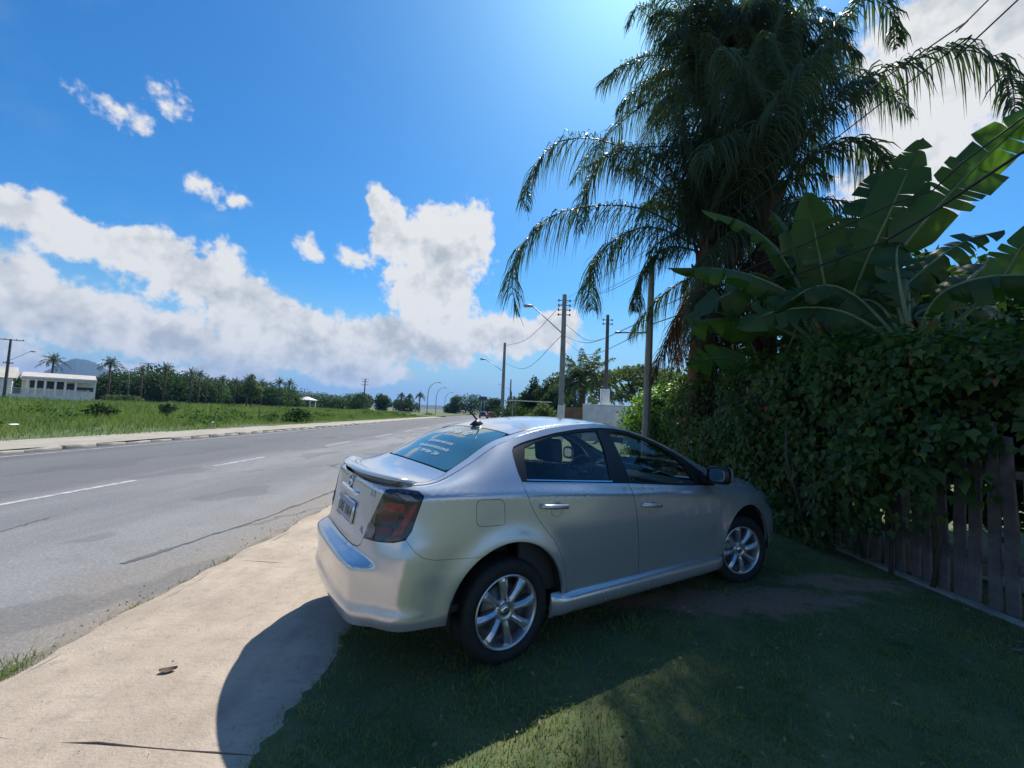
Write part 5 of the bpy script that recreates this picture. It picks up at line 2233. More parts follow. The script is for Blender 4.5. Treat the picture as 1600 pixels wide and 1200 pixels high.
for i, (p, hw, h, dr, st_) in enumerate([
        ([(4.53, 7.6, 2.15), (4.06, 7.47, 2.53), (3.49, 7.33, 2.62), (2.92, 7.2, 2.45)], .40, (-.1, -1, .35), 5, .2),
        ([(4.53, 7.6, 2.2), (4.19, 7.6, 3.0), (3.61, 7.5, 3.3), (2.95, 7.4, 3.30)], .34, (0, -.4, 1), 60, .2),
        ([(4.6, 7.6, 2.2), (4.9, 7.3, 3.4), (4.6, 7.0, 4.4), (4.1, 6.8, 5.0)], .36, (-.2, -1, .3), 14, .2),
        ([(4.6, 7.7, 2.2), (5.2, 7.6, 3.2), (5.9, 7.5, 3.9), (6.7, 7.4, 4.1)], .40, (0, -.8, .7), 40, .2),
        ([(4.6, 7.7, 2.2), (5.0, 7.4, 2.9), (5.4, 7.1, 3.2), (5.9, 6.9, 3.2)], .38, (-.1, -.9, .5), 35, .2)]):
    banana_leaf(banC, p, hw, h, dr, 300 + i, start=st_)
for k in range(8):
    a = R(-60 + 19 * k)
    L = rlv.uniform(1.1, 2.0)
    bx, by, bz = 4.75, 5.1, 2.45
    dx, dz = math.sin(a), math.cos(a)
    p = [(bx, by, bz), (bx + dx * L * .4, by + .2, bz + dz * L * .45 + .1), (bx + dx * L * .8, by + .3 + .2 * rlv.normal(), bz + dz * L * .6), (bx + dx * L * 1.15, by + .4, bz + dz * L * .48 - .15)]
    banana_leaf(banB, p, rlv.uniform(.26, .38), (-.2 + .3 * rlv.normal(), -.8, .6), rlv.uniform(20, 55), 540 + k, start=.2)
# brown dead banana bunch between the leaves at the right
deadb = thing('dry_leaf_clump', 'clump of rust brown dead leaves above the hedge at right', 'dead leaves', (4.95, 5.35, 2.45))
for k in range(7):
    a = k * .9
    banana_leaf(deadb, [(4.95, 5.35, 2.9), (4.95 + .16 * math.cos(a), 5.2 + .1 * math.sin(a), 2.86), (4.95 + .26 * math.cos(a), 5.15 + .12 * math.sin(a), 2.62), (4.95 + .28 * math.cos(a), 5.12, 2.4)], .10,
                (-.3, -1, .3), 30, 400 + k, start=.1, m=m_palmdry)

# background growth closing the gap behind the bananas
def leaf_cloud(blobs, n, size, r, V=LEAF_V, F=LEAF_F, droopy=.3, shell=.55):
    pos, dirs, nor = [], [], []
    vol = np.array([b[3] * b[4] * b[5] for b in blobs]) ** .75
    cnt = np.maximum(6, (n * vol / vol.sum()).astype(int))
    for (x, y, z, rx, ry, rz), c in zip(blobs, cnt):
        u = unit(c, r)
        rad = (shell + (1 - shell) * r.random(c)) * (1 + .18 * np.sin(u[:, 0] * 7 + x) * np.sin(u[:, 2] * 6 + z))
        pos.append(np.array([x, y, z]) + u * rad[:, None] * np.array([rx, ry, rz]))
        nn = u + r.normal(0, .45, (c, 3)) + np.array([0, 0, .35])
        nor.append(nn)
        dirs.append(r.normal(0, 1, (c, 3)) + np.array([0, 0, -droopy]) + u * .5)
    pos, nor, dirs = np.vstack(pos), np.vstack(nor), np.vstack(dirs)
    return scatter(V, F, pos, dirs, nor, r.uniform(.7, 1.3, len(pos)) * size)


def tree(name, label, cat, loc, blobs, n, size, m, trunk_h, tr, seed, group=None, limbs=5, kindmesh=None):
    r = np.random.default_rng(seed)
    t = thing(name, label, cat, loc, 0, group)
    P, F = leaf_cloud(blobs, n, size, r)
    link('crown', mesh_np('crown', P, F, m), t)
    mb = MB()
    top = Vector((0, 0, trunk_h))
    mb.tube([(0, 0, -.2), (r.normal() * tr * .4, r.normal() * tr * .4, trunk_h * .5), top], [tr * 1.25, tr, tr * .75], 8)
    for b in sorted(blobs, key=lambda b: -b[3])[:limbs]:
        e = Vector(b[:3])
        mid = top.lerp(e, .5) + Vector((0, 0, -.06 * (e - top).length))
        mb.tube([top - Vector((0, 0, trunk_h * .12)), mid, e], [tr * .6, tr * .4, tr * .12], 6)
    mb.build('trunk', m_wood, t)
    return t


def blob_crown(r, h, wdt, base, n):
    out = []
    for k in range(n):
        a = k * 2.4 + r.uniform(0, 1)
        q = math.sqrt((k + .5) / n)
        zz = base + (h - base) * (.35 + .5 * (1 - q * q) + r.normal() * .06)
        s = wdt * r.uniform(.30, .46)
        out.append((math.cos(a) * wdt * .62 * q, math.sin(a) * wdt * .62 * q, zz, s, s, s * .72))
    return out


rb = np.random.default_rng(43)
tree('bush', 'dark leafy shrub filling the gap behind the banana plants', 'shrub', (6.6, 7.4, 0), [(-.9, -.3, 2.6, 1.0, .8, 1.0), (.3, 0, 2.4, 1.2, .9, 1.1), (1.6, .1, 2.2, 1.1, .9, 1.0), (-.2, .2, 3.4, .9, .7, .7), (1.0, .2, 3.3, .9, .7, .7), (2.8, -.2, 2.0, 1.0, .8, 1.0), (-1.2, .8, 3.9, .8, .6, .7), (-.1, 1.0, 4.3, .9, .7, .7), (1.0, 1.0, 4.4, .9, .7, .7), (2.1, .9, 4.1, .9, .7, .8), (3.0, .5, 3.3, .9, .7, .9), (2.0, .5, 3.2, 1.0, .7, .9)], 9500, .19, m_treeA, 1.6, .07, 44)
tree('bush', 'low dark shrubs added in the garden to darken the gaps between the fence pickets', 'shrub', (5.6, 4.2, 0), [(-.2, 2.2, .95, .5, .8, .6), (-.1, .9, 1.0, .5, .8, .6), (0, -.5, .95, .5, .8, .55), (.1, 3.4, 1.0, .5, .8, .6), (.3, -1.6, 1.2, .4, .6, .3)], 4200, .12, m_treeA, .7, .05, 49)  # shrubs added to block the bright ground behind the pickets
tree('bush', 'leafy shrub growing at the hedge top beside the reddish palm trunk', 'shrub', (4.6, 9.9, 0), [(0, 0, 2.5, .7, .7, .7), (.7, -.4, 2.6, .7, .6, .8), (1.2, -.9, 2.5, .7, .6, .9), (-.2, .9, 2.3, .7, .7, .6), (1.0, -.6, 3.1, .4, .4, .4)], 3600, .10, m_treeB, 1.6, .06, 45)
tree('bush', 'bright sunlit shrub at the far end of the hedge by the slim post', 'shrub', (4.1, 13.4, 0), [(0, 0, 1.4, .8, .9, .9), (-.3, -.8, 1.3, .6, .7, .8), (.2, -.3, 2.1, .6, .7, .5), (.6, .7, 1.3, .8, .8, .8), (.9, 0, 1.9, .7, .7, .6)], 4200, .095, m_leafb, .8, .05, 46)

# ------------------------------------------------------------------ poles, lamps and wires
m_pole = mat('pole_concrete', (.30, .29, .27), .85, col2=(.20, .19, .18), vscale=3, bump=.3)
m_poledark = mat('pole_timber', (.14, .125, .115), .9, col2=(.08, .075, .07), vscale=4, bump=.4)
m_whitew = mat('whitewash', (.80, .79, .77), .85, col2=(.64, .62, .59), vscale=3)
m_steel = mat('galvanised', (.38, .39, .40), .45, metal=.6, var=.3)
m_wire = mat('cable', (.02, .02, .022), .6)
m_glassin = mat('insulator', (.22, .16, .13), .25)


def pole(name, label, loc, h, r0, m, white=0.0, arm=None, head=1.0, cross=None, brackets=0, group=None, cat='utility pole', lean=0.0):
    t = thing(name, label, cat, loc, 0, group)
    mb = MB()
    mb.tube([(0, 0, -.2), (lean * .5, 0, h * .5), (lean, 0, h)], [r0, r0 * .82, r0 * .62], 8, smooth=False)
    mb.build('shaft', m, t)
    if white:
        mb = MB()
        mb.tube([(0, 0, -.1), (0, 0, white)], [r0 * 1.03, r0 * 1.0], 8, smooth=False)
        mb.build('painted_base', m_whitew, t)
    if arm:
        (z, dx, dy, dz) = arm
        mb = MB()
        a, b = Vector((0, 0, z)), Vector((dx, dy, z + dz))
        mb.tube([a, a.lerp(b, .5), b], .03 * (.6 + .4 * head), 6)
        mb.build('lamp_arm', m_steel, t)
        mb = MB()
        d = Vector((dx, dy, 0)).normalized()
        mb.tube([b - d * .05 * head, b + d * .15 * head, b + d * .45 * head, b + d * .55 * head], [.04 * head, .09 * head, .10 * head, .03 * head], 8)
        mb.build('lamp_head', m_steel, t)
    if cross:
        for (z, half, rz) in cross:
            mb = MB()
            mb.box(-half, half, -.05, .05, z - .05, z + .05, rz)
            mb.build('crossarm', m_poledark, t)
            for k in (-1, -.45, .45, 1):
                mb = MB()
                mb.lathe([(0, .02), (.05, .05), (.09, .045), (.12, .055), (.17, .02), (.19, .001)], 8, 'z', (k * half * .92 * math.cos(rz), k * half * .92 * math.sin(rz), z + .05))
                mb.build('insulator', m_glassin, t)
    for k in range(brackets):
        mb = MB()
        z = h - .35 - .28 * k
        mb.box(-r0 - .16, r0 + .16, -.03, .03, z - .02, z + .02)
        mb.build('bracket', m_steel, t)
        mb = MB()
        for sx in (-1, 1):
            mb.lathe([(-.07, .03), (-.03, .05), (.03, .05), (.07, .03)], 8, 'z', (sx * (r0 + .14), 0, z))
        mb.build('insulator', m_glassin, t)
    return t


pole('service_post', 'slim concrete post in front of the hedge with a short horizontal lamp arm', (3.42, 11.0, 0), 5.75, .12, m_pole, arm=(3.74, -.66, .02, -.02), head=.32, brackets=0, lean=.1)
pole('utility_pole', 'tall concrete pole with white painted base and lamp arm before the white wall', (2.8, 24.6, 0), 8.5, .19, m_pole, white=2.05, arm=(6.15, -1.85, 0, 1.6), brackets=4)
pole('service_post', 'dark timber post rising from a white meter pillar at the wall', (6.35, 29.2, 0), 8.5, .17, m_poledark, brackets=2)
mp = thing('meter_pillar', 'white rendered meter pillar at the foot of the dark timber post', 'pillar', (6.25, 29.0, 0))
mb = MB()
mb.box(-.28, .28, -.2, .2, -.1, 3.35)
mb.build('pillar_body', m_whitew, mp, bevel=.02, seg=1)
mb = MB()
mb.box(-.2, .2, -.235, -.2, 1.2, 1.7)
mb.build('meter_door', m_steel, mp, bevel=.01, seg=1)
pole('utility_pole', 'concrete pole with white base and lamp arm right behind the car aerial', (-1.0, 43, 0), 8.5, .2, m_pole, white=1.7, arm=(5.6, -1.9, 0, 1.15), brackets=0)
pole('utility_pole', 'slender far pole with two lamp arms next along the road', (-.5, 93, 0), 8.6, .2, m_poledark, arm=(6.2, -2.2, 0, 1.3), group=None)
pole('utility_pole', 'farthest short looking pole along the road', (-.4, 146, 0), 8.6, .22, m_poledark, arm=(6.4, -2.2, 0, 1.2))
pole('utility_pole', 'timber pole with one crossarm in front of the long white house', (-70.9, 59.7, -.1), 9.0, .20, m_poledark, cross=[(8.9, 1.3, R(35)), (5.6, .5, R(35))], arm=(5.9, 1.6, 1.2, 1.6))
pole('utility_pole', 'pale concrete pole standing in the meadow edge before the palm grove', (-79.4, 92.6, -.1), 9.0, .28, m_pole, cross=[(8.9, 1.2, R(30))])
pole('utility_pole', 'dark pole with stacked crossarms far across the meadow', (-41.1, 118.6, -.1), 9.2, .22, m_poledark, cross=[(9.1, .9, .2), (8.4, .8, .2), (7.5, .9, .2)])


def curved_lamp(loc, h, label, toward, group='curved street lamps along the bend'):
    t = thing('street_lamp', label, 'street lamp', loc, 0, group)
    d = Vector((toward[0], toward[1], 0)).normalized()
    mb = MB()
    pts = [Vector((0, 0, -.1)), Vector((0, 0, h * .55)), Vector((0, 0, h * .75)) + d * .15, Vector((0, 0, h * .9)) + d * .7, Vector((0, 0, h * .985)) + d * 1.6, Vector((0, 0, h)) + d * 2.4]
    c = [Vector(p) for p in crom([tuple(p) for p in pts], 4)]
    mb.tube(c, list(np.linspace(.10, .045, len(c))), 8)
    mb.build('lamp_post', m_pole, t)
    mb = MB()
    b = c[-1]
    mb.tube([b - d * .1, b + d * .15, b + d * .6, b + d * .75], [.06, .13, .13, .04], 8)
    mb.build('lamp_head', m_steel, t)


curved_lamp((-20.6, 104, 0), 8, 'tallest curved street lamp on the far side of the bend', (1, .15))
curved_lamp((-22.8, 128, 0), 8, 'middle of the three curved street lamps at the bend', (1, .15))
curved_lamp((-25.5, 162, 0), 8, 'smallest curved street lamp nearest the far trees', (1, .15))
curved_lamp((-84.5, 94, 0), 8, 'curved street lamp in front of the dark palm grove', (-.8, .2), 'curved street lamps along the bend')

wires = [
    ('thick cable sagging from the slim post over the banana leaves', [(3.5, 11, 3.95), (3.8, 4.95, 3.52), (3.9, 3.2, 3.73), (4.0, -6, 5.6)], .013),
    ('thin cable just above the thick one over the banana leaves', [(3.5, 11, 4.3), (3.85, 4.4, 3.86), (3.9, 3.2, 4.0), (4.0, -6, 5.9)], .008),
    ('upper power line crossing the sky right of the palms, lower of two', [(2.8, 24.6, 7.6), (3.6, 10, 5.4), (3.9, 3.65, 5.02), (3.9, 3.2, 4.99), (4.0, -6, 6.4)], .007),
    ('topmost power line crossing the sky right of the palms', [(2.8, 24.6, 8.2), (3.6, 10, 5.9), (3.9, 3.9, 5.26), (3.9, 3.4, 5.2), (4.0, -6, 6.8)], .007),
    ('cable from the tall pole to the dark timber post', [(2.85, 24.6, 6.8), (4.6, 27, 6.3), (6.35, 29.2, 6.9)], .014),
    ('cable from the tall pole down to the slim post', [(2.8, 24.6, 6.1), (3.1, 18, 4.6), (3.45, 11, 4.1)], .012),
    ('lower cable between the tall pole and the slim post', [(2.8, 24.6, 5.9), (3.1, 18, 4.1), (3.45, 11, 3.8)], .010),
    ('highest cable leaving the tall pole toward the palms', [(2.8, 24.6, 8.0), (4.2, 18, 7.0), (5.2, 12, 6.9)], .010),
    ('cable sagging from the tall pole back to the pole behind the aerial', [(2.8, 24.6, 6.2), (1.0, 33, 5.0), (-.95, 43, 6.4)], .016),
    ('upper cable between the tall pole and the pole behind the aerial', [(2.8, 24.6, 8.1), (1.0, 33, 7.3), (-.95, 43, 8.2)], .016),
]
for lab, p, rad in wires:
    c, _ = resample_curve(p, 40)
    mb = MB()
    mb.tube([Vector(q) for q in c], rad, 5)
    o = mb.build('overhead_wire', m_wire)
    tag(o, lab, 'wire', 'overhead wires along the road')

# ------------------------------------------------------------------ right side beyond the hedge
m_wallw = mat('white_render', (.84, .82, .79), .9, col2=(.66, .64, .61), vscale=1.5)
m_brick = mat('brick_red', (.27, .12, .085), .9, col2=(.18, .085, .065), vscale=6, bump=.4)
m_woodgate = mat('gate_wood', (.25, .15, .09), .8, col2=(.16, .10, .065), vscale=4)
gw = thing('garden_wall', 'white rendered garden wall with brown gate between the pole and the hedge', 'wall', (3.2, 27.5, 0))
mb = MB()
mb.box(1.35, 7.6, -.1, .1, -.1, 2.18)
mb.build('wall_body', m_wallw, gw, bevel=.015, seg=1)
mb = MB()
mb.box(1.33, 7.6, -.14, .14, 2.182, 2.25)
mb.build('coping', m_whitew, gw, bevel=.01, seg=1)
mb = MB()
mb.box(.0, .16, -.13, .13, -.1, 2.2)
mb.build('gate_pillar', m_wallw, gw, bevel=.015, seg=1)
for k in range(8):
    mb = MB()
    mb.box(.18 + k * .143, .31 + k * .143, -.03, .03, .1, 2.0)
    mb.build('gate_board', m_woodgate, gw)
mb = MB()
mb.box(.18, 1.33, .035, .06, .5, .6)
mb.box(.18, 1.33, .035, .06, 1.5, 1.6)
mb.build('gate_rail', m_woodgate, gw)
for k in range(2):
    mb = MB()
    mb.box(1.5 + 1.9 * k, 3.2 + 1.9 * k, -.13, -.10, 1.05, 1.1)
    mb.build('ledge', m_whitew, gw)
lw = thing('brick_wall', 'low red brick wall with pale pillar in front of the white wall', 'wall', (6.9, 25.2, 0))
bk = None
for row in range(8):
    for k in range(12):
        x = k * .235 + (.117 if row % 2 else 0)
        mb = None
        if bk is None:
            mb = MB()
            mb.box(-.108, .108, -.07, .07, -.052, .052)
            bk = mb.build('brick', m_brick, lw)
            o = bk
        else:
            o = bk.copy()
            COL.objects.link(o)
            o.parent = lw
        o.location = (x, rb.normal() * .004, .06 + row * .118)
mb = MB()
mb.box(-.1, 2.85, -.055, .055, -.1, .96)
mb.build('mortar', m_kerb, lw)
mb = MB()
mb.box(-.44, -.14, -.15, .15, -.1, 1.25)
mb.build('pillar', m_wallw, lw, bevel=.02, seg=1)

# coconut palm behind the wall
coco = thing('coconut_palm', 'bushy coconut palm behind the white wall with spiky crown', 'palm', (6.0, 37.5, 0))
cr = np.random.default_rng(51)
CC = Vector((6.15, 37.5, 4.7))
for k in range(30):
    az = k * 2.39996
    el = R(68 - 92 * (k / 30))
    o = frond(arch_pts(CC, az, el, 4.6 * cr.uniform(.85, 1.15), .5 + 1.6 * max(0, math.cos(el))), leaflets=60, L=.95, w=.034, droop=.65, r=cr, parent=coco)
    rel(o, coco)
palm_trunk(coco, (0, 0, -.1), (.15, 0, 5.0), .30, .26, m_bark)
for k in range(7):
    a = k * 2.4
    mb = MB()
    mb.lathe([(-.14, .01), (-.1, .09), (0, .13), (.1, .09), (.14, .01)], 8, 'z', (.15 + .35 * math.cos(a), .35 * math.sin(a), 4.75))
    mb.build('coconut', m_stem, coco)

# broad spreading tree right of it
rt = np.random.default_rng(53)
bl2 = []
for k in range(26):
    a = k * 2.4
    q = math.sqrt((k + .5) / 26)
    bl2.append((7.2 * q * math.cos(a), 5.0 * q * math.sin(a), 5.6 + 1.6 * (1 - q * q) + rt.normal() * .25 - .5 * q, 1.6, 1.5, .72))
for k in range(9):
    a = k * .7
    bl2.append((5.0 * math.cos(a), 3.5 * math.sin(a), 4.3 + rt.normal() * .3, 1.3, 1.3, .6))
tree('spreading_tree', 'wide umbrella shaped tree with layered crown behind the wall', 'tree', (15.2, 52, 0), bl2, 9000, .34, m_treeC, 3.2, .4, 54, limbs=12)
tree('conical_tree', 'dark green pointed tree left of the coconut palm', 'tree', (2.6, 52, 0), [(0, 0, 5.2, .5, .5, .8), (0, 0, 4.3, .9, .9, .8), (-.5, 0, 3.4, 1.3, 1.2, .9), (.6, .2, 3.3, 1.3, 1.2, .9), (-1.1, 0, 2.3, 1.4, 1.3, 1.0), (1.0, 0, 2.2, 1.4, 1.3, 1.0), (0, -.4, 1.4, 1.8, 1.4, 1.0)], 5200, .26, m_treeA, 2, .2, 55)
tree('leafy_tree', 'dark round tree between the pointed tree and the tall pole', 'tree', (4.9, 50, 0), [(0, 0, 4.7, 1.5, 1.4, 1.3), (-1.0, 0, 3.6, 1.5, 1.4, 1.3), (1.2, 0, 3.8, 1.5, 1.3, 1.3), (0, -.5, 2.3, 2.0, 1.6, 1.4), (1.8, 0, 2.2, 1.5, 1.4, 1.3), (.7, 0, 5.5, .8, .8, .7)], 6500, .26, m_treeA, 2.2, .24, 56)
tree('flowering_shrub', 'pale green garden shrub at the left of the white painted pole base', 'shrub', (1.7, 27.0, 0), [(0, 0, 1.1, .8, .7, .7), (.7, .1, 1.3, .6, .6, .6), (-.6, .1, .8, .7, .6, .7), (.2, 0, 1.8, .5, .5, .4)], 2600, .13, m_treeC, .7, .05, 57)
tree('hedge_shrub', 'dark clipped shrub mass beyond the car roof left of the tall pole', 'shrub', (.6, 36, 0), [(k * 1.1 - 1.5, (k % 3) * .4, 1.0 + .25 * (k % 2), 1.0, .9, 1.0) for k in range(5)], 3600, .16, m_treeA, .7, .06, 58)
aw = thing('awning', 'thin pale awning edge jutting out left of the white painted pole', 'awning', (1.3, 30, 0), R(12))
mb = MB()
mb.box(-1.5, 1.4, -.35, .35, 2.32, 2.37)
mb.build('canopy', m_whitew, aw)
for x in (-1.3, 1.2):
    mb = MB()
    mb.tube([(x, 0, -.1), (x, 0, 2.32)], .04, 6)
    mb.build('awning_post', m_steel, aw)

# ------------------------------------------------------------------ far end of the road
def far_palm(loc, h, label, seed, group, L=2.6):
    t = thing('palm_tree', label, 'palm', loc, 0, group)
    r = np.random.default_rng(seed)
    bm_parts = []
    c = np.array([r.normal() * .2, 0, h])
    for k in range(18):
        az = k * 2.39996
        el = R(80 - 95 * k / 18)
        pts = arch_pts(c, az, el, L * r.uniform(.85, 1.1), .5 + 1.5 * max(0, math.cos(el)))
        o = frond(pts, leaflets=22, L=.6, w=.05, droop=.8, r=r, parent=t)
        bm_parts.append(o)
    mb = MB()
    mb.tube([(0, 0, -.2), (c[0] * .4, 0, h * .5), tuple(c)], [.24, .2, .18], 8)
    mb.build('trunk', m_bark, t)
    return t


far_palm((-38, 147, 0), 5.6, 'left of the two small palms before the curved lamps', 61, 'small palms far down the road', 2.4)
far_palm((-35.6, 149, 0), 5.5, 'second of the two small palms, close beside its twin', 62, 'small palms far down the road', 2.2)
far_palm((-32.5, 150, 0), 6.0, 'single small palm nearest the curved lamps', 63, 'small palms far down the road', 2.6)
specs = [(-46, 152, 6, 4.0, m_treeB, 'light feathery trees right of the dark pole'), (-52, 150, 5.5, 4.5, m_treeA, 'low dark tree just right of the far dark pole'), (-40, 160, 4.6, 6, m_treeA, 'rounded dark tree behind the small palms'),
         (-25.5, 180, 4.2, 4, m_treeA, 'small round tree left of the smallest curved lamp'), (-22.5, 172, 7.5, 4.2, m_treeB, 'upright tree at the road bend behind the lamp'), (-16.5, 170, 7.2, 7.5, m_treeA, 'large domed tree at the road bend'),
         (-9.5, 175, 6.0, 5, m_treeB, 'leafy tree under the small billboard'), (-5.5, 150, 6.5, 3.4, m_treeB, 'pointed tree left of the pole behind the aerial'), (1.5, 120, 5.5, 5, m_treeA, 'dark tree right of the pole behind the aerial'),
         (4.0, 85, 5, 4.6, m_treeA, 'dark bushy tree beyond the pointed tree')]
for i, (x, y, h, w, m, lab) in enumerate(specs):
    r = np.random.default_rng(70 + i)
    tree('broadleaf_tree', lab, 'tree', (x, y, 0), blob_crown(r, h, w, .3, 9) + [(k * w * .22 - w * .4, 0, h * .28, w * .3, w * .28, h * .3) for k in range(4)], 2200, .55, m, h * .4, .25, 80 + i, group='trees at the far end of the road')
bb = thing('billboard', 'small dark billboard above the trees at the bend', 'billboard', (-11.0, 160, 0))
mb = MB()
mb.box(-1.5, 1.5, -.1, .1, 5.3, 6.9)
mb.build('panel', mat('billboard_face', (.06, .075, .09), .6), bb, bevel=.03, seg=1)
mb = MB()
mb.tube([(-.6, 0, -.1), (-.6, 0, 5.3)], .12, 6)
mb.build('support', m_steel, bb)
mb = MB()
mb.tube([(.6, 0, -.1), (.6, 0, 5.3)], .12, 6)
mb.build('support', m_steel, bb)


def far_car(loc, rz, label, col):
    t = thing('far_car', label, 'car', loc, rz, 'cars far down the road')
    m = mat('far_car_paint', col, .3, coat=.6)
    prof = [(-1.9, .35), (-1.95, .75), (-1.75, .92), (-1.2, 1.42), (.15, 1.46), (.95, .98), (1.75, .82), (1.9, .55), (1.85, .3)]
    mb = MB()
    n = len(prof)
    vs = []
    for sy in (-1, 1):
        for x, z in prof:
            vs.append((x, sy * (.82 if z < 1 else .62), z))
    fs = [(k, (k + 1) % n, n + (k + 1) % n, n + k) for k in range(n)] + [tuple(range(n))[::-1], tuple(range(n, 2 * n))]
    mb.add(vs, fs)
    mb.build('body', m, t, bevel=.06, seg=2)
    mb = MB()
    mb.add([(-1.78, -.56, .98), (-1.78, .56, .98), (-1.34, .52, 1.36), (-1.34, -.52, 1.36)], [(0, 1, 2, 3)])
    mb.build('rear_window', m_lens, t)
    for sy in (-1, 1):
        mb = MB()
        mb.box(-1.98, -1.86, sy * .66 - .12, sy * .66 + .12, .70, .86)
        mb.build('tail_light', m_red, t, bevel=.02, seg=1)
        for x in (-1.2, 1.2):
            mb = MB()
            mb.lathe([(-.09, .02), (-.1, .28), (-.08, .31), (.08, .31), (.1, .28), (.09, .02)], 16, 'y', (x, sy * .74, .31))
            mb.build('wheel', m_rub, t)
    return t


far_car((-4.0, 84, -.05), R(90), 'red hatchback far down the road, right of the dark one', (.36, .06, .05))
far_car((-6.4, 96, -.05), R(90), 'dark car far down the road, left of the red one', (.04, .045, .06))

# ------------------------------------------------------------------ across the meadow
gz = thing('gazebo', 'small white roofed kiosk at the far edge of the meadow', 'kiosk', (-59, 123, 0))
mb = MB()
mb.add([(-2.2, -2.2, 2.6), (2.2, -2.2, 2.6), (2.2, 2.2, 2.6), (-2.2, 2.2, 2.6), (0, 0, 3.6)], [(0, 1, 4), (1, 2, 4), (2, 3, 4), (3, 0, 4), (3, 2, 1, 0)])
mb.build('roof', m_whitew, gz)
for x in (-1.7, 1.7):
    for y in (-1.7, 1.7):
        mb = MB()
        mb.box(x - .12, x + .12, y - .12, y + .12, -.2, 2.6)
        mb.build('post', m_whitew, gz)
mb = MB()
mb.box(-1.5, 1.5, -1.2, 1.5, -.2, 1.6)
mb.build('counter', m_woodgate, gz)

# long low white house with verandah, and the gabled one beside it
m_roofp = mat('fibre_roof', (.50, .46, .41), .85, col2=(.38, .35, .31), vscale=.8)
m_shade = mat('dark_opening', (.05, .05, .052), .7)
UX, UY = Vector((math.cos(R(38)), math.sin(R(38)), 0)), None
HR = R(47)
hs = thing('house', 'long low white house with flat pale roof and pillared verandah across the meadow', 'house', (-85.0, 77.3, -.1), HR)
mb = MB()
mb.box(-2.6, 6.7, 1.0, 7, 0, 4.0)
mb.build('wall', m_wallw, hs)
mb = MB()
mb.add([(-2.8, -.5, 4.0), (7.0, -.5, 4.0), (7.0, 7.4, 5.3), (-2.8, 7.4, 5.3), (-2.8, -.5, 4.2), (7.0, -.5, 4.2), (7.0, 7.4, 5.5), (-2.8, 7.4, 5.5)],
       [(0, 1, 2, 3), (7, 6, 5, 4), (0, 4, 5, 1), (1, 5, 6, 2), (2, 6, 7, 3), (3, 7, 4, 0)])
mb.build('roof', m_roofp, hs)
mb = MB()
mb.box(-2.7, 6.9, -.44, -.36, 3.85, 4.5)
mb.build('fascia', m_whitew, hs)
for k, x in enumerate((-1.9, -.87, .25, 1.53, 2.8, 4.15, 6.75)):
    mb = MB()
    mb.box(x - .13, x + .13, -.3, .0, 0, 3.9)
    mb.build('verandah_pillar', m_whitew, hs)
for (x0, x1, z0, z1) in [(-1.6, -.95, 2.5, 3.85), (-.75, .05, 2.5, 3.85), (.45, 1.37, 2.4, 3.8), (1.7, 2.6, 2.4, 3.8), (3.0, 4.0, 2.3, 3.6), (4.35, 6.6, 2.2, 3.0)]:
    mb = MB()
    mb.box(x0, x1, .94, .98, z0, z1)
    w = mb.build('window', m_shade, hs)
    mb = MB()
    mb.box(x0 - .05, x1 + .05, .90, .93, z1 + .003, z1 + .09)
    mb.build('window_frame', m_whitew, w)
hs2 = thing('house', 'white gabled house partly out of frame behind the timber pole', 'house', (-88.4, 73.0, -.1), HR)
mb = MB()
mb.box(-14, 1.9, -2, 6, 0, 4.1)
mb.build('wall', m_wallw, hs2)
mb = MB()
mb.add([(-14.4, -2.5, 4.0), (2.3, -2.5, 4.0), (2.3, 6.4, 4.0), (-14.4, 6.4, 4.0), (-14.4, 2, 6.0), (2.3, 2, 6.0)], [(0, 1, 5, 4), (2, 3, 4, 5), (1, 2, 5), (3, 0, 4), (3, 2, 1, 0)])
mb.build('roof', m_roofp, hs2)
mb = MB()
mb.box(-4.6, -3.2, -2.05, -2.01, 1.6, 3.0)
mb.build('window', m_shade, hs2)
fn = thing('boundary_fence', 'low white boundary fence in front of the long white house', 'fence', (-82.0, 75.5, -.1), HR)
mb = MB()
mb.box(-28, 5.3, -.06, .06, 0, 1.35)
mb.build('fence_base', m_wallw, fn)
for k in range(14):
    mb = MB()
    x = -27.5 + k * 2.5
    mb.box(x - .1, x + .1, -.1, .1, .0, 2.45)
    mb.build('fence_post', m_whitew, fn)
for z in (1.6, 1.95, 2.3):
    mb = MB()
    mb.box(-28, 5.3, -.03, .03, z - .05, z + .05)
    mb.build('fence_rail', m_whitew, fn)

# dark grove behind the meadow: each tree its own
tr_r = np.random.default_rng(91)
grove = []
protoA = protoB = protoP = None
protos = {}


def grove_tree(kind, x, y, s, rz, label, group):
    if kind not in protos:
        r = np.random.default_rng(200 + len(protos))
        if kind[0] == 'p':
            t = far_palm((0, 0, 0), 8.6, 'x', 210 + len(protos), group, 3.4)
            t['label'] = label
        else:
            h, w = (8.6, 8.0) if kind[1] == '0' else (7.2, 7.0)
            cb = blob_crown(r, h, w, .5, 11) + [(k * w * .2 - w * .4, r.normal() * .8, h * .34, w * .27, w * .25, h * .28) for k in range(5)]
            t = tree('grove_tree', label, 'tree', (0, 0, 0), cb, 3600, .55, m_treeA if kind[1] == '0' else m_treeB, h * .4, .28, 220 + len(protos), group=group)
        protos[kind] = t
    else:
        t = copy_tree(protos[kind])
    t['label'] = label
    t['group'] = group
    t.location = (x, y, -.1)
    t.rotation_euler = (0, 0, rz)
    t.scale = (s, s, s)
    return t


def polar(az, d):
    return d * math.sin(R(az)), d * math.cos(R(az))


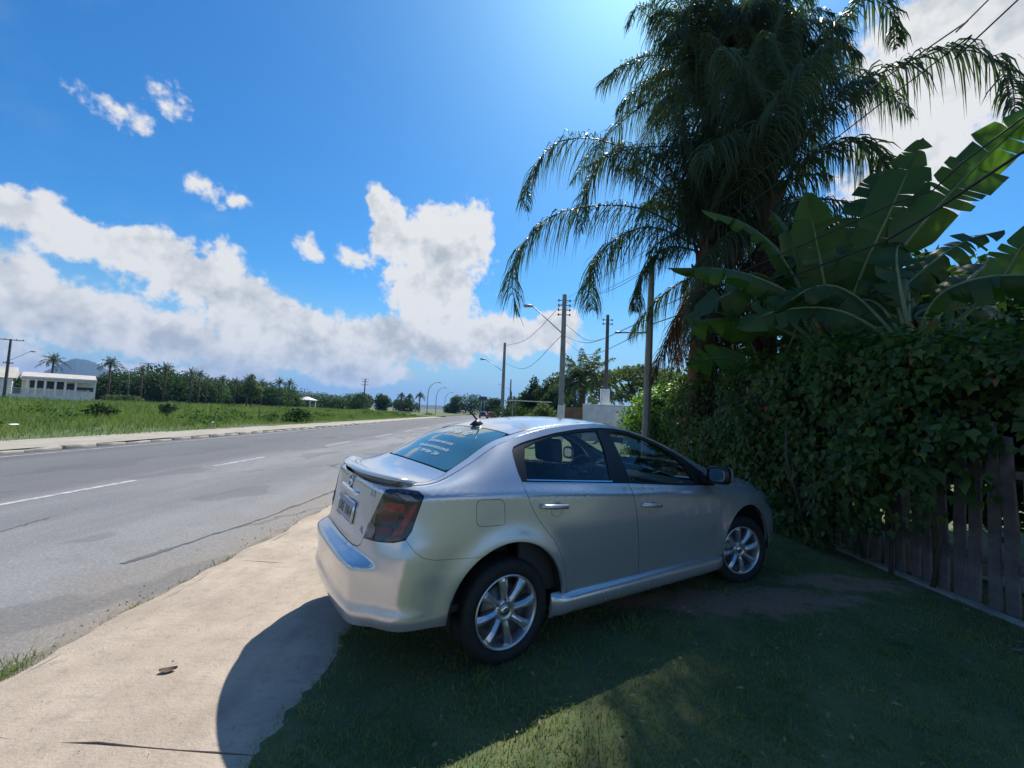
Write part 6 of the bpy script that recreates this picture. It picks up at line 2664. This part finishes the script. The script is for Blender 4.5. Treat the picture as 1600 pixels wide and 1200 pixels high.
GL = 'dark broadleaf tree in the dense grove across the meadow'
GP = 'tall palm in the dense grove across the meadow'
for i, az in enumerate(np.linspace(-53.5, -27.2, 26)):
    d = tr_r.uniform(118, 140)
    x, y = polar(az + tr_r.normal() * .3, d)
    hh = np.interp(az, [-54, -50.5, -46.5, -44.5, -43, -40, -38, -34.5, -31, -29, -27], [.75, .55, .55, .60, .80, .86, .94, .76, .80, .78, .55])
    grove_tree('t%d' % (i % 2), x, y, hh * tr_r.uniform(.92, 1.06), tr_r.uniform(0, 6), GL, 'trees of the grove across the meadow')
ORD = ['first', 'second', 'third', 'fourth', 'fifth', 'sixth', 'seventh', 'eighth', 'ninth', 'tenth', 'eleventh', 'twelfth']
PAZ = sorted([-43.4, -41.0, -39.2, -37.0, -35.6, -34.2, -33.0, -31.8, -30.4, -28.6, -27.6, -36.3])
for i, az in enumerate(PAZ):
    d = tr_r.uniform(100, 116)
    x, y = polar(az, d)
    grove_tree('p%d' % (i % 2), x, y, np.interp(az, [-44, -40, -34, -28, -27], [.88, .78, .66, .68, .58]) * tr_r.uniform(.92, 1.06), tr_r.uniform(0, 6), ORD[i] + ' tall palm of the grove counted from the white house', 'palms of the grove across the meadow')
x, y = polar(-47.2, 138)
grove_tree('p0', x, y, 1.02, 1.0, 'single round headed palm standing above the roof of the long white house', 'palms of the grove across the meadow')
rs_ = np.random.default_rng(93)
x, y = polar(-54.0, 125)
tree('grove_tree', 'dark tree behind the white gabled house', 'tree', (x, y, -.1), blob_crown(rs_, 6.0, 7, .5, 9), 2600, .45, m_treeA, 2.6, .25, 94)
x, y = polar(-42.3, 110)
tree('bush', 'pale shrub mound at the end of the white boundary fence', 'shrub', (x, y, -.1), [(k * 1.6 - 2.5, 0, .9, 1.5, 1.2, 1.0) for k in range(4)], 1800, .3, m_treeC, .5, .06, 95)
for i, (az, d, h, w, lab) in enumerate([(-26.6, 150, 4.4, 10, 'low dark tree left of the white kiosk'), (-23.6, 150, 4.2, 9, 'low dark tree right of the white kiosk'), (-21.6, 150, 4.0, 8, 'rounded low tree between the kiosk and the dark pole'), (-19.8, 140, 5.6, 5, 'feathery tree touching the dark pole')]):
    x, y = polar(az, d)
    r = np.random.default_rng(97 + i)
    tree('broadleaf_tree', lab, 'tree', (x, y, -.1), blob_crown(r, h, w, .2, 9) + [(k * w * .22 - w * .4, 0, h * .28, w * .3, w * .28, h * .3) for k in range(4)], 1800, .5, m_treeA if i < 2 else m_treeB, h * .4, .2, 110 + i, group='low trees beyond the meadow')

# young staked tree and shrubs at the meadow edge
r = np.random.default_rng(121)
yb = [(0, 0, 5.6, .5, .5, .6), (0, 0, 4.7, .95, .9, .6), (-.5, 0, 3.9, 1.2, 1.1, .6), (.6, 0, 3.7, 1.3, 1.1, .6), (0, 0, 3.1, 1.6, 1.3, .5), (-.9, 0, 2.7, .9, .8, .4), (1.0, 0, 2.6, .9, .8, .4)]
tree('young_tree', 'pale young tree standing alone in front of the dark grove', 'tree', (-44, 72, 0), yb, 1500, .30, m_treeC, 3.0, .10, 122)
st = thing('stake', 'thin dark stake at the meadow edge below the pale young tree', 'stake', (-18.8, 31.9, 0), 0)
mb = MB()
mb.tube([(0, 0, -.1), (.03, 0, .6), (0, 0, 1.35)], [.05, .045, .035], 6)
mb.build('pole', m_poledark, st)
tree('shrub', 'leafy shrub at the meadow edge with bright broad leaves', 'shrub', (-17.4, 34.5, 0), [(0, 0, .55, .75, .6, .5), (.7, .1, .6, .6, .5, .5), (-.6, 0, .4, .5, .5, .4), (.2, 0, .95, .45, .4, .3)], 900, .18, m_treeB, .4, .03, 123)
tree('shrub', 'small shrub left of the leafy one at the meadow edge', 'shrub', (-18.4, 32.9, 0), [(0, 0, .4, .4, .4, .4), (.2, 0, .6, .25, .25, .2)], 260, .16, m_treeC, .25, .02, 124)
tree('weed_clump', 'dark weed clump in the tall grass before the house', 'weeds', (-25.5, 26.5, 0), [(0, 0, .6, .7, .5, .45), (.6, 0, .5, .5, .5, .4)], 500, .2, m_treeA, .25, .02, 125)
tree('weed_clump', 'tall weed clump in the meadow between house and young tree', 'weeds', (-25.0, 31, 0), [(0, 0, .8, .4, .4, .5), (.4, 0, .9, .35, .3, .3)], 300, .22, m_treeC, .4, .02, 126)

# mountains
def ridge(name, az0, az1, d, prof, m, seed):
    n = 120
    az = np.linspace(az0, az1, n)
    h = np.interp(az, [p[0] for p in prof], [math.tan(R(p[1])) * d for p in prof]) + noise1(az, seed, 4, 1.8) * d * .0008
    kk = np.exp(-.5 * (np.arange(-9, 10) / 3.2) ** 2)
    h = np.convolve(np.pad(h, 9, mode='edge'), kk / kk.sum(), mode='valid')
    h = h + noise1(az, seed + 9, 5, 6.0) * d * .0009
    vs = []
    L = 7
    for k in range(L):
        t = k / (L - 1)
        for i in range(n):
            dd = d * (1 - .16 * (1 - t) + (.0))
            hh = -5 + (h[i] + 5) * t ** .8 * (1 + .02 * noise1(az[i] * 1.0 + k * 2.0, seed + 3, 3, 1.2) * (1 - t))
            vs.append((dd * math.sin(R(az[i])), dd * math.cos(R(az[i])), hh))
    for i in range(n):
        vs.append((d * 1.15 * math.sin(R(az[i])), d * 1.15 * math.cos(R(az[i])), -5))
    f = grid_faces(L + 1, n)[:, ::-1]
    o = link(name, mesh_np(name, vs, f, m, True))
    tag(o, kind='structure')


m_hill = mat('forest_hill', (.022, .042, .026), .95, col2=(.034, .055, .03), vscale=.01)
ridge('mountain', -51.5, -38.5, 3400, [(-51.5, 0), (-49.5, .9), (-48.2, 1.5), (-46.9, 2.7), (-45.9, 3.45), (-45.2, 3.35), (-44.4, 3.1), (-43.2, 2.2), (-41.5, 1.4), (-38.5, 0)], m_hill, 3)
ridge('hills', -60, 30, 2600, [(-60, .9), (-54, 1.3), (-50, 1.0), (-40, .9), (-29, 1.4), (-27.5, 1.9), (-26, 1.3), (-24.2, 1.65), (-22.5, 1.2), (-20, .8), (-12, .5), (0, .45), (10, .6), (30, .5)], m_hill, 5)

# ------------------------------------------------------------------ small things
m_litter = mat('white_litter', (.78, .78, .76), .7)
m_dleaf = mat('dead_leaf', (.12, .075, .045), .8, var=.4, vscale=30)


def crumple(name, loc, s, m, label, cat, seed, flat=.4):
    r = np.random.default_rng(seed)
    bm = bmesh.new()
    bmesh.ops.create_icosphere(bm, subdivisions=2, radius=1)
    for v in bm.verts:
        v.co *= 1 + r.normal() * .16
        v.co.z *= flat
    me = bpy.data.meshes.new(name)
    bm.to_mesh(me)
    bm.free()
    me.materials.append(m)
    o = link(name, me, None, loc, (0, 0, r.uniform(0, 6)), s)
    tag(o, label, cat)


crumple('litter', (-20.0, 15.6, .30), (.35, .16, .1), m_litter, 'white scrap of litter in the grass at the left end of the meadow', 'litter', 1)
crumple('litter', (-19.2, 16.6, .28), (.22, .1, .08), m_litter, 'smaller white scrap right beside the first one', 'litter', 2)
crumple('litter', (-17.0, 24.4, .28), (.22, .12, .08), m_litter, 'white scrap of litter by the pavement below the young tree', 'litter', 3)
# dry leaf lying on the pavement
lf = []
n = 9
for i in range(n):
    t = i / (n - 1)
    w = .026 * math.sin(math.pi * min(1, t * 1.05)) ** .7
    z = .004 + .012 * (2 * t - 1) ** 2
    lf += [(-w, t * .085, z + .012), (0, t * .085, z), (w * .9, t * .085, z + .009)]
ff = [(3 * i + j, 3 * i + j + 1, 3 * i + j + 4, 3 * i + j + 3) for i in range(n - 1) for j in (0, 1)]
o = link('dry_leaf', mesh_np('dry_leaf', lf, ff, m_dleaf, True), None, (-1.92, 2.50, -.003), (0, 0, R(-65)), 1.0)
tag(o, 'curled brown dry leaf lying alone on the sunny concrete pavement', 'leaf')
# small stones and twigs on the pavement edge
r = np.random.default_rng(131)
parts = []
ico = bmesh.new()
bmesh.ops.create_icosphere(ico, subdivisions=1, radius=1)
iv = np.array([v.co[:] for v in ico.verts])
ifc = np.array([[v.index for v in f.verts] for f in ico.faces])
ico.free()
N = 420
px = np.concatenate([r.normal(-2.85, .16, 330), r.uniform(-2.6, -1.1, 90)])
py = 1.7 + 9 * r.random(N) ** 1.6
pz = np.where(px < -2.68, -.052, .004)
P, F = scatter(iv * np.array([1, .8, .5]), ifc, np.stack([px, py, pz], 1), unit(N, r), np.tile([0, 0, 1.0], (N, 1)) + r.normal(0, .3, (N, 3)), np.where(px < -2.68, r.uniform(.003, .010, N), r.uniform(.002, .006, N)))
tag(link('gravel', mesh_np('gravel', P, F, m_kerb)), kind='stuff')
tw = thing('twig', 'pale dry twig on the shaded grass near the fence', 'twig', (3.55, 3.1, .03))
mb = MB()
mb.tube([(0, 0, 0), (.12, -.03, .012), (.27, -.05, 0)], [.012, .010, .006], 6)
mb.build('stick', m_picket, tw)
cl = mat('dry_frond_bit', (.24, .18, .11), .85)
r = np.random.default_rng(133)
N = 520
x = r.uniform(-.6, 4.2, N)
y = 1.7 + 3.4 * r.random(N)
P, F = scatter(LEAF_V * np.array([.5, 1, 1]), LEAF_F, np.stack([x, y, np.full(N, .03) + r.random(N) * .02], 1), np.stack([r.normal(size=N), r.normal(size=N), r.normal(0, .1, N)], 1), np.tile([0, 0, 1.0], (N, 1)) + r.normal(0, .3, (N, 3)), r.uniform(.012, .055, N))
tag(link('fallen_leaves', mesh_np('fallen_leaves', P, F, cl)), kind='stuff')

# ------------------------------------------------------------------ humid air
def haze_box():
    mb = MB()
    mb.box(-4300, 4300, -2300, 5200, -1.2, 225)
    o = mb.build('haze', None)
    m = bpy.data.materials.new('haze')
    m.use_nodes = True
    T = NT(m.node_tree)
    T.n.clear()
    out = T.node('ShaderNodeOutputMaterial')
    v = T.node('ShaderNodeVolumePrincipled')
    v.inputs['Color'].default_value = (.22, .42, .86, 1)
    v.inputs['Density'].default_value = .00017
    v.inputs['Anisotropy'].default_value = .2
    T.l.new(v.outputs[0], out.inputs['Volume'])
    o.data.materials.append(m)
    tag(o, kind='stuff')


haze_box()
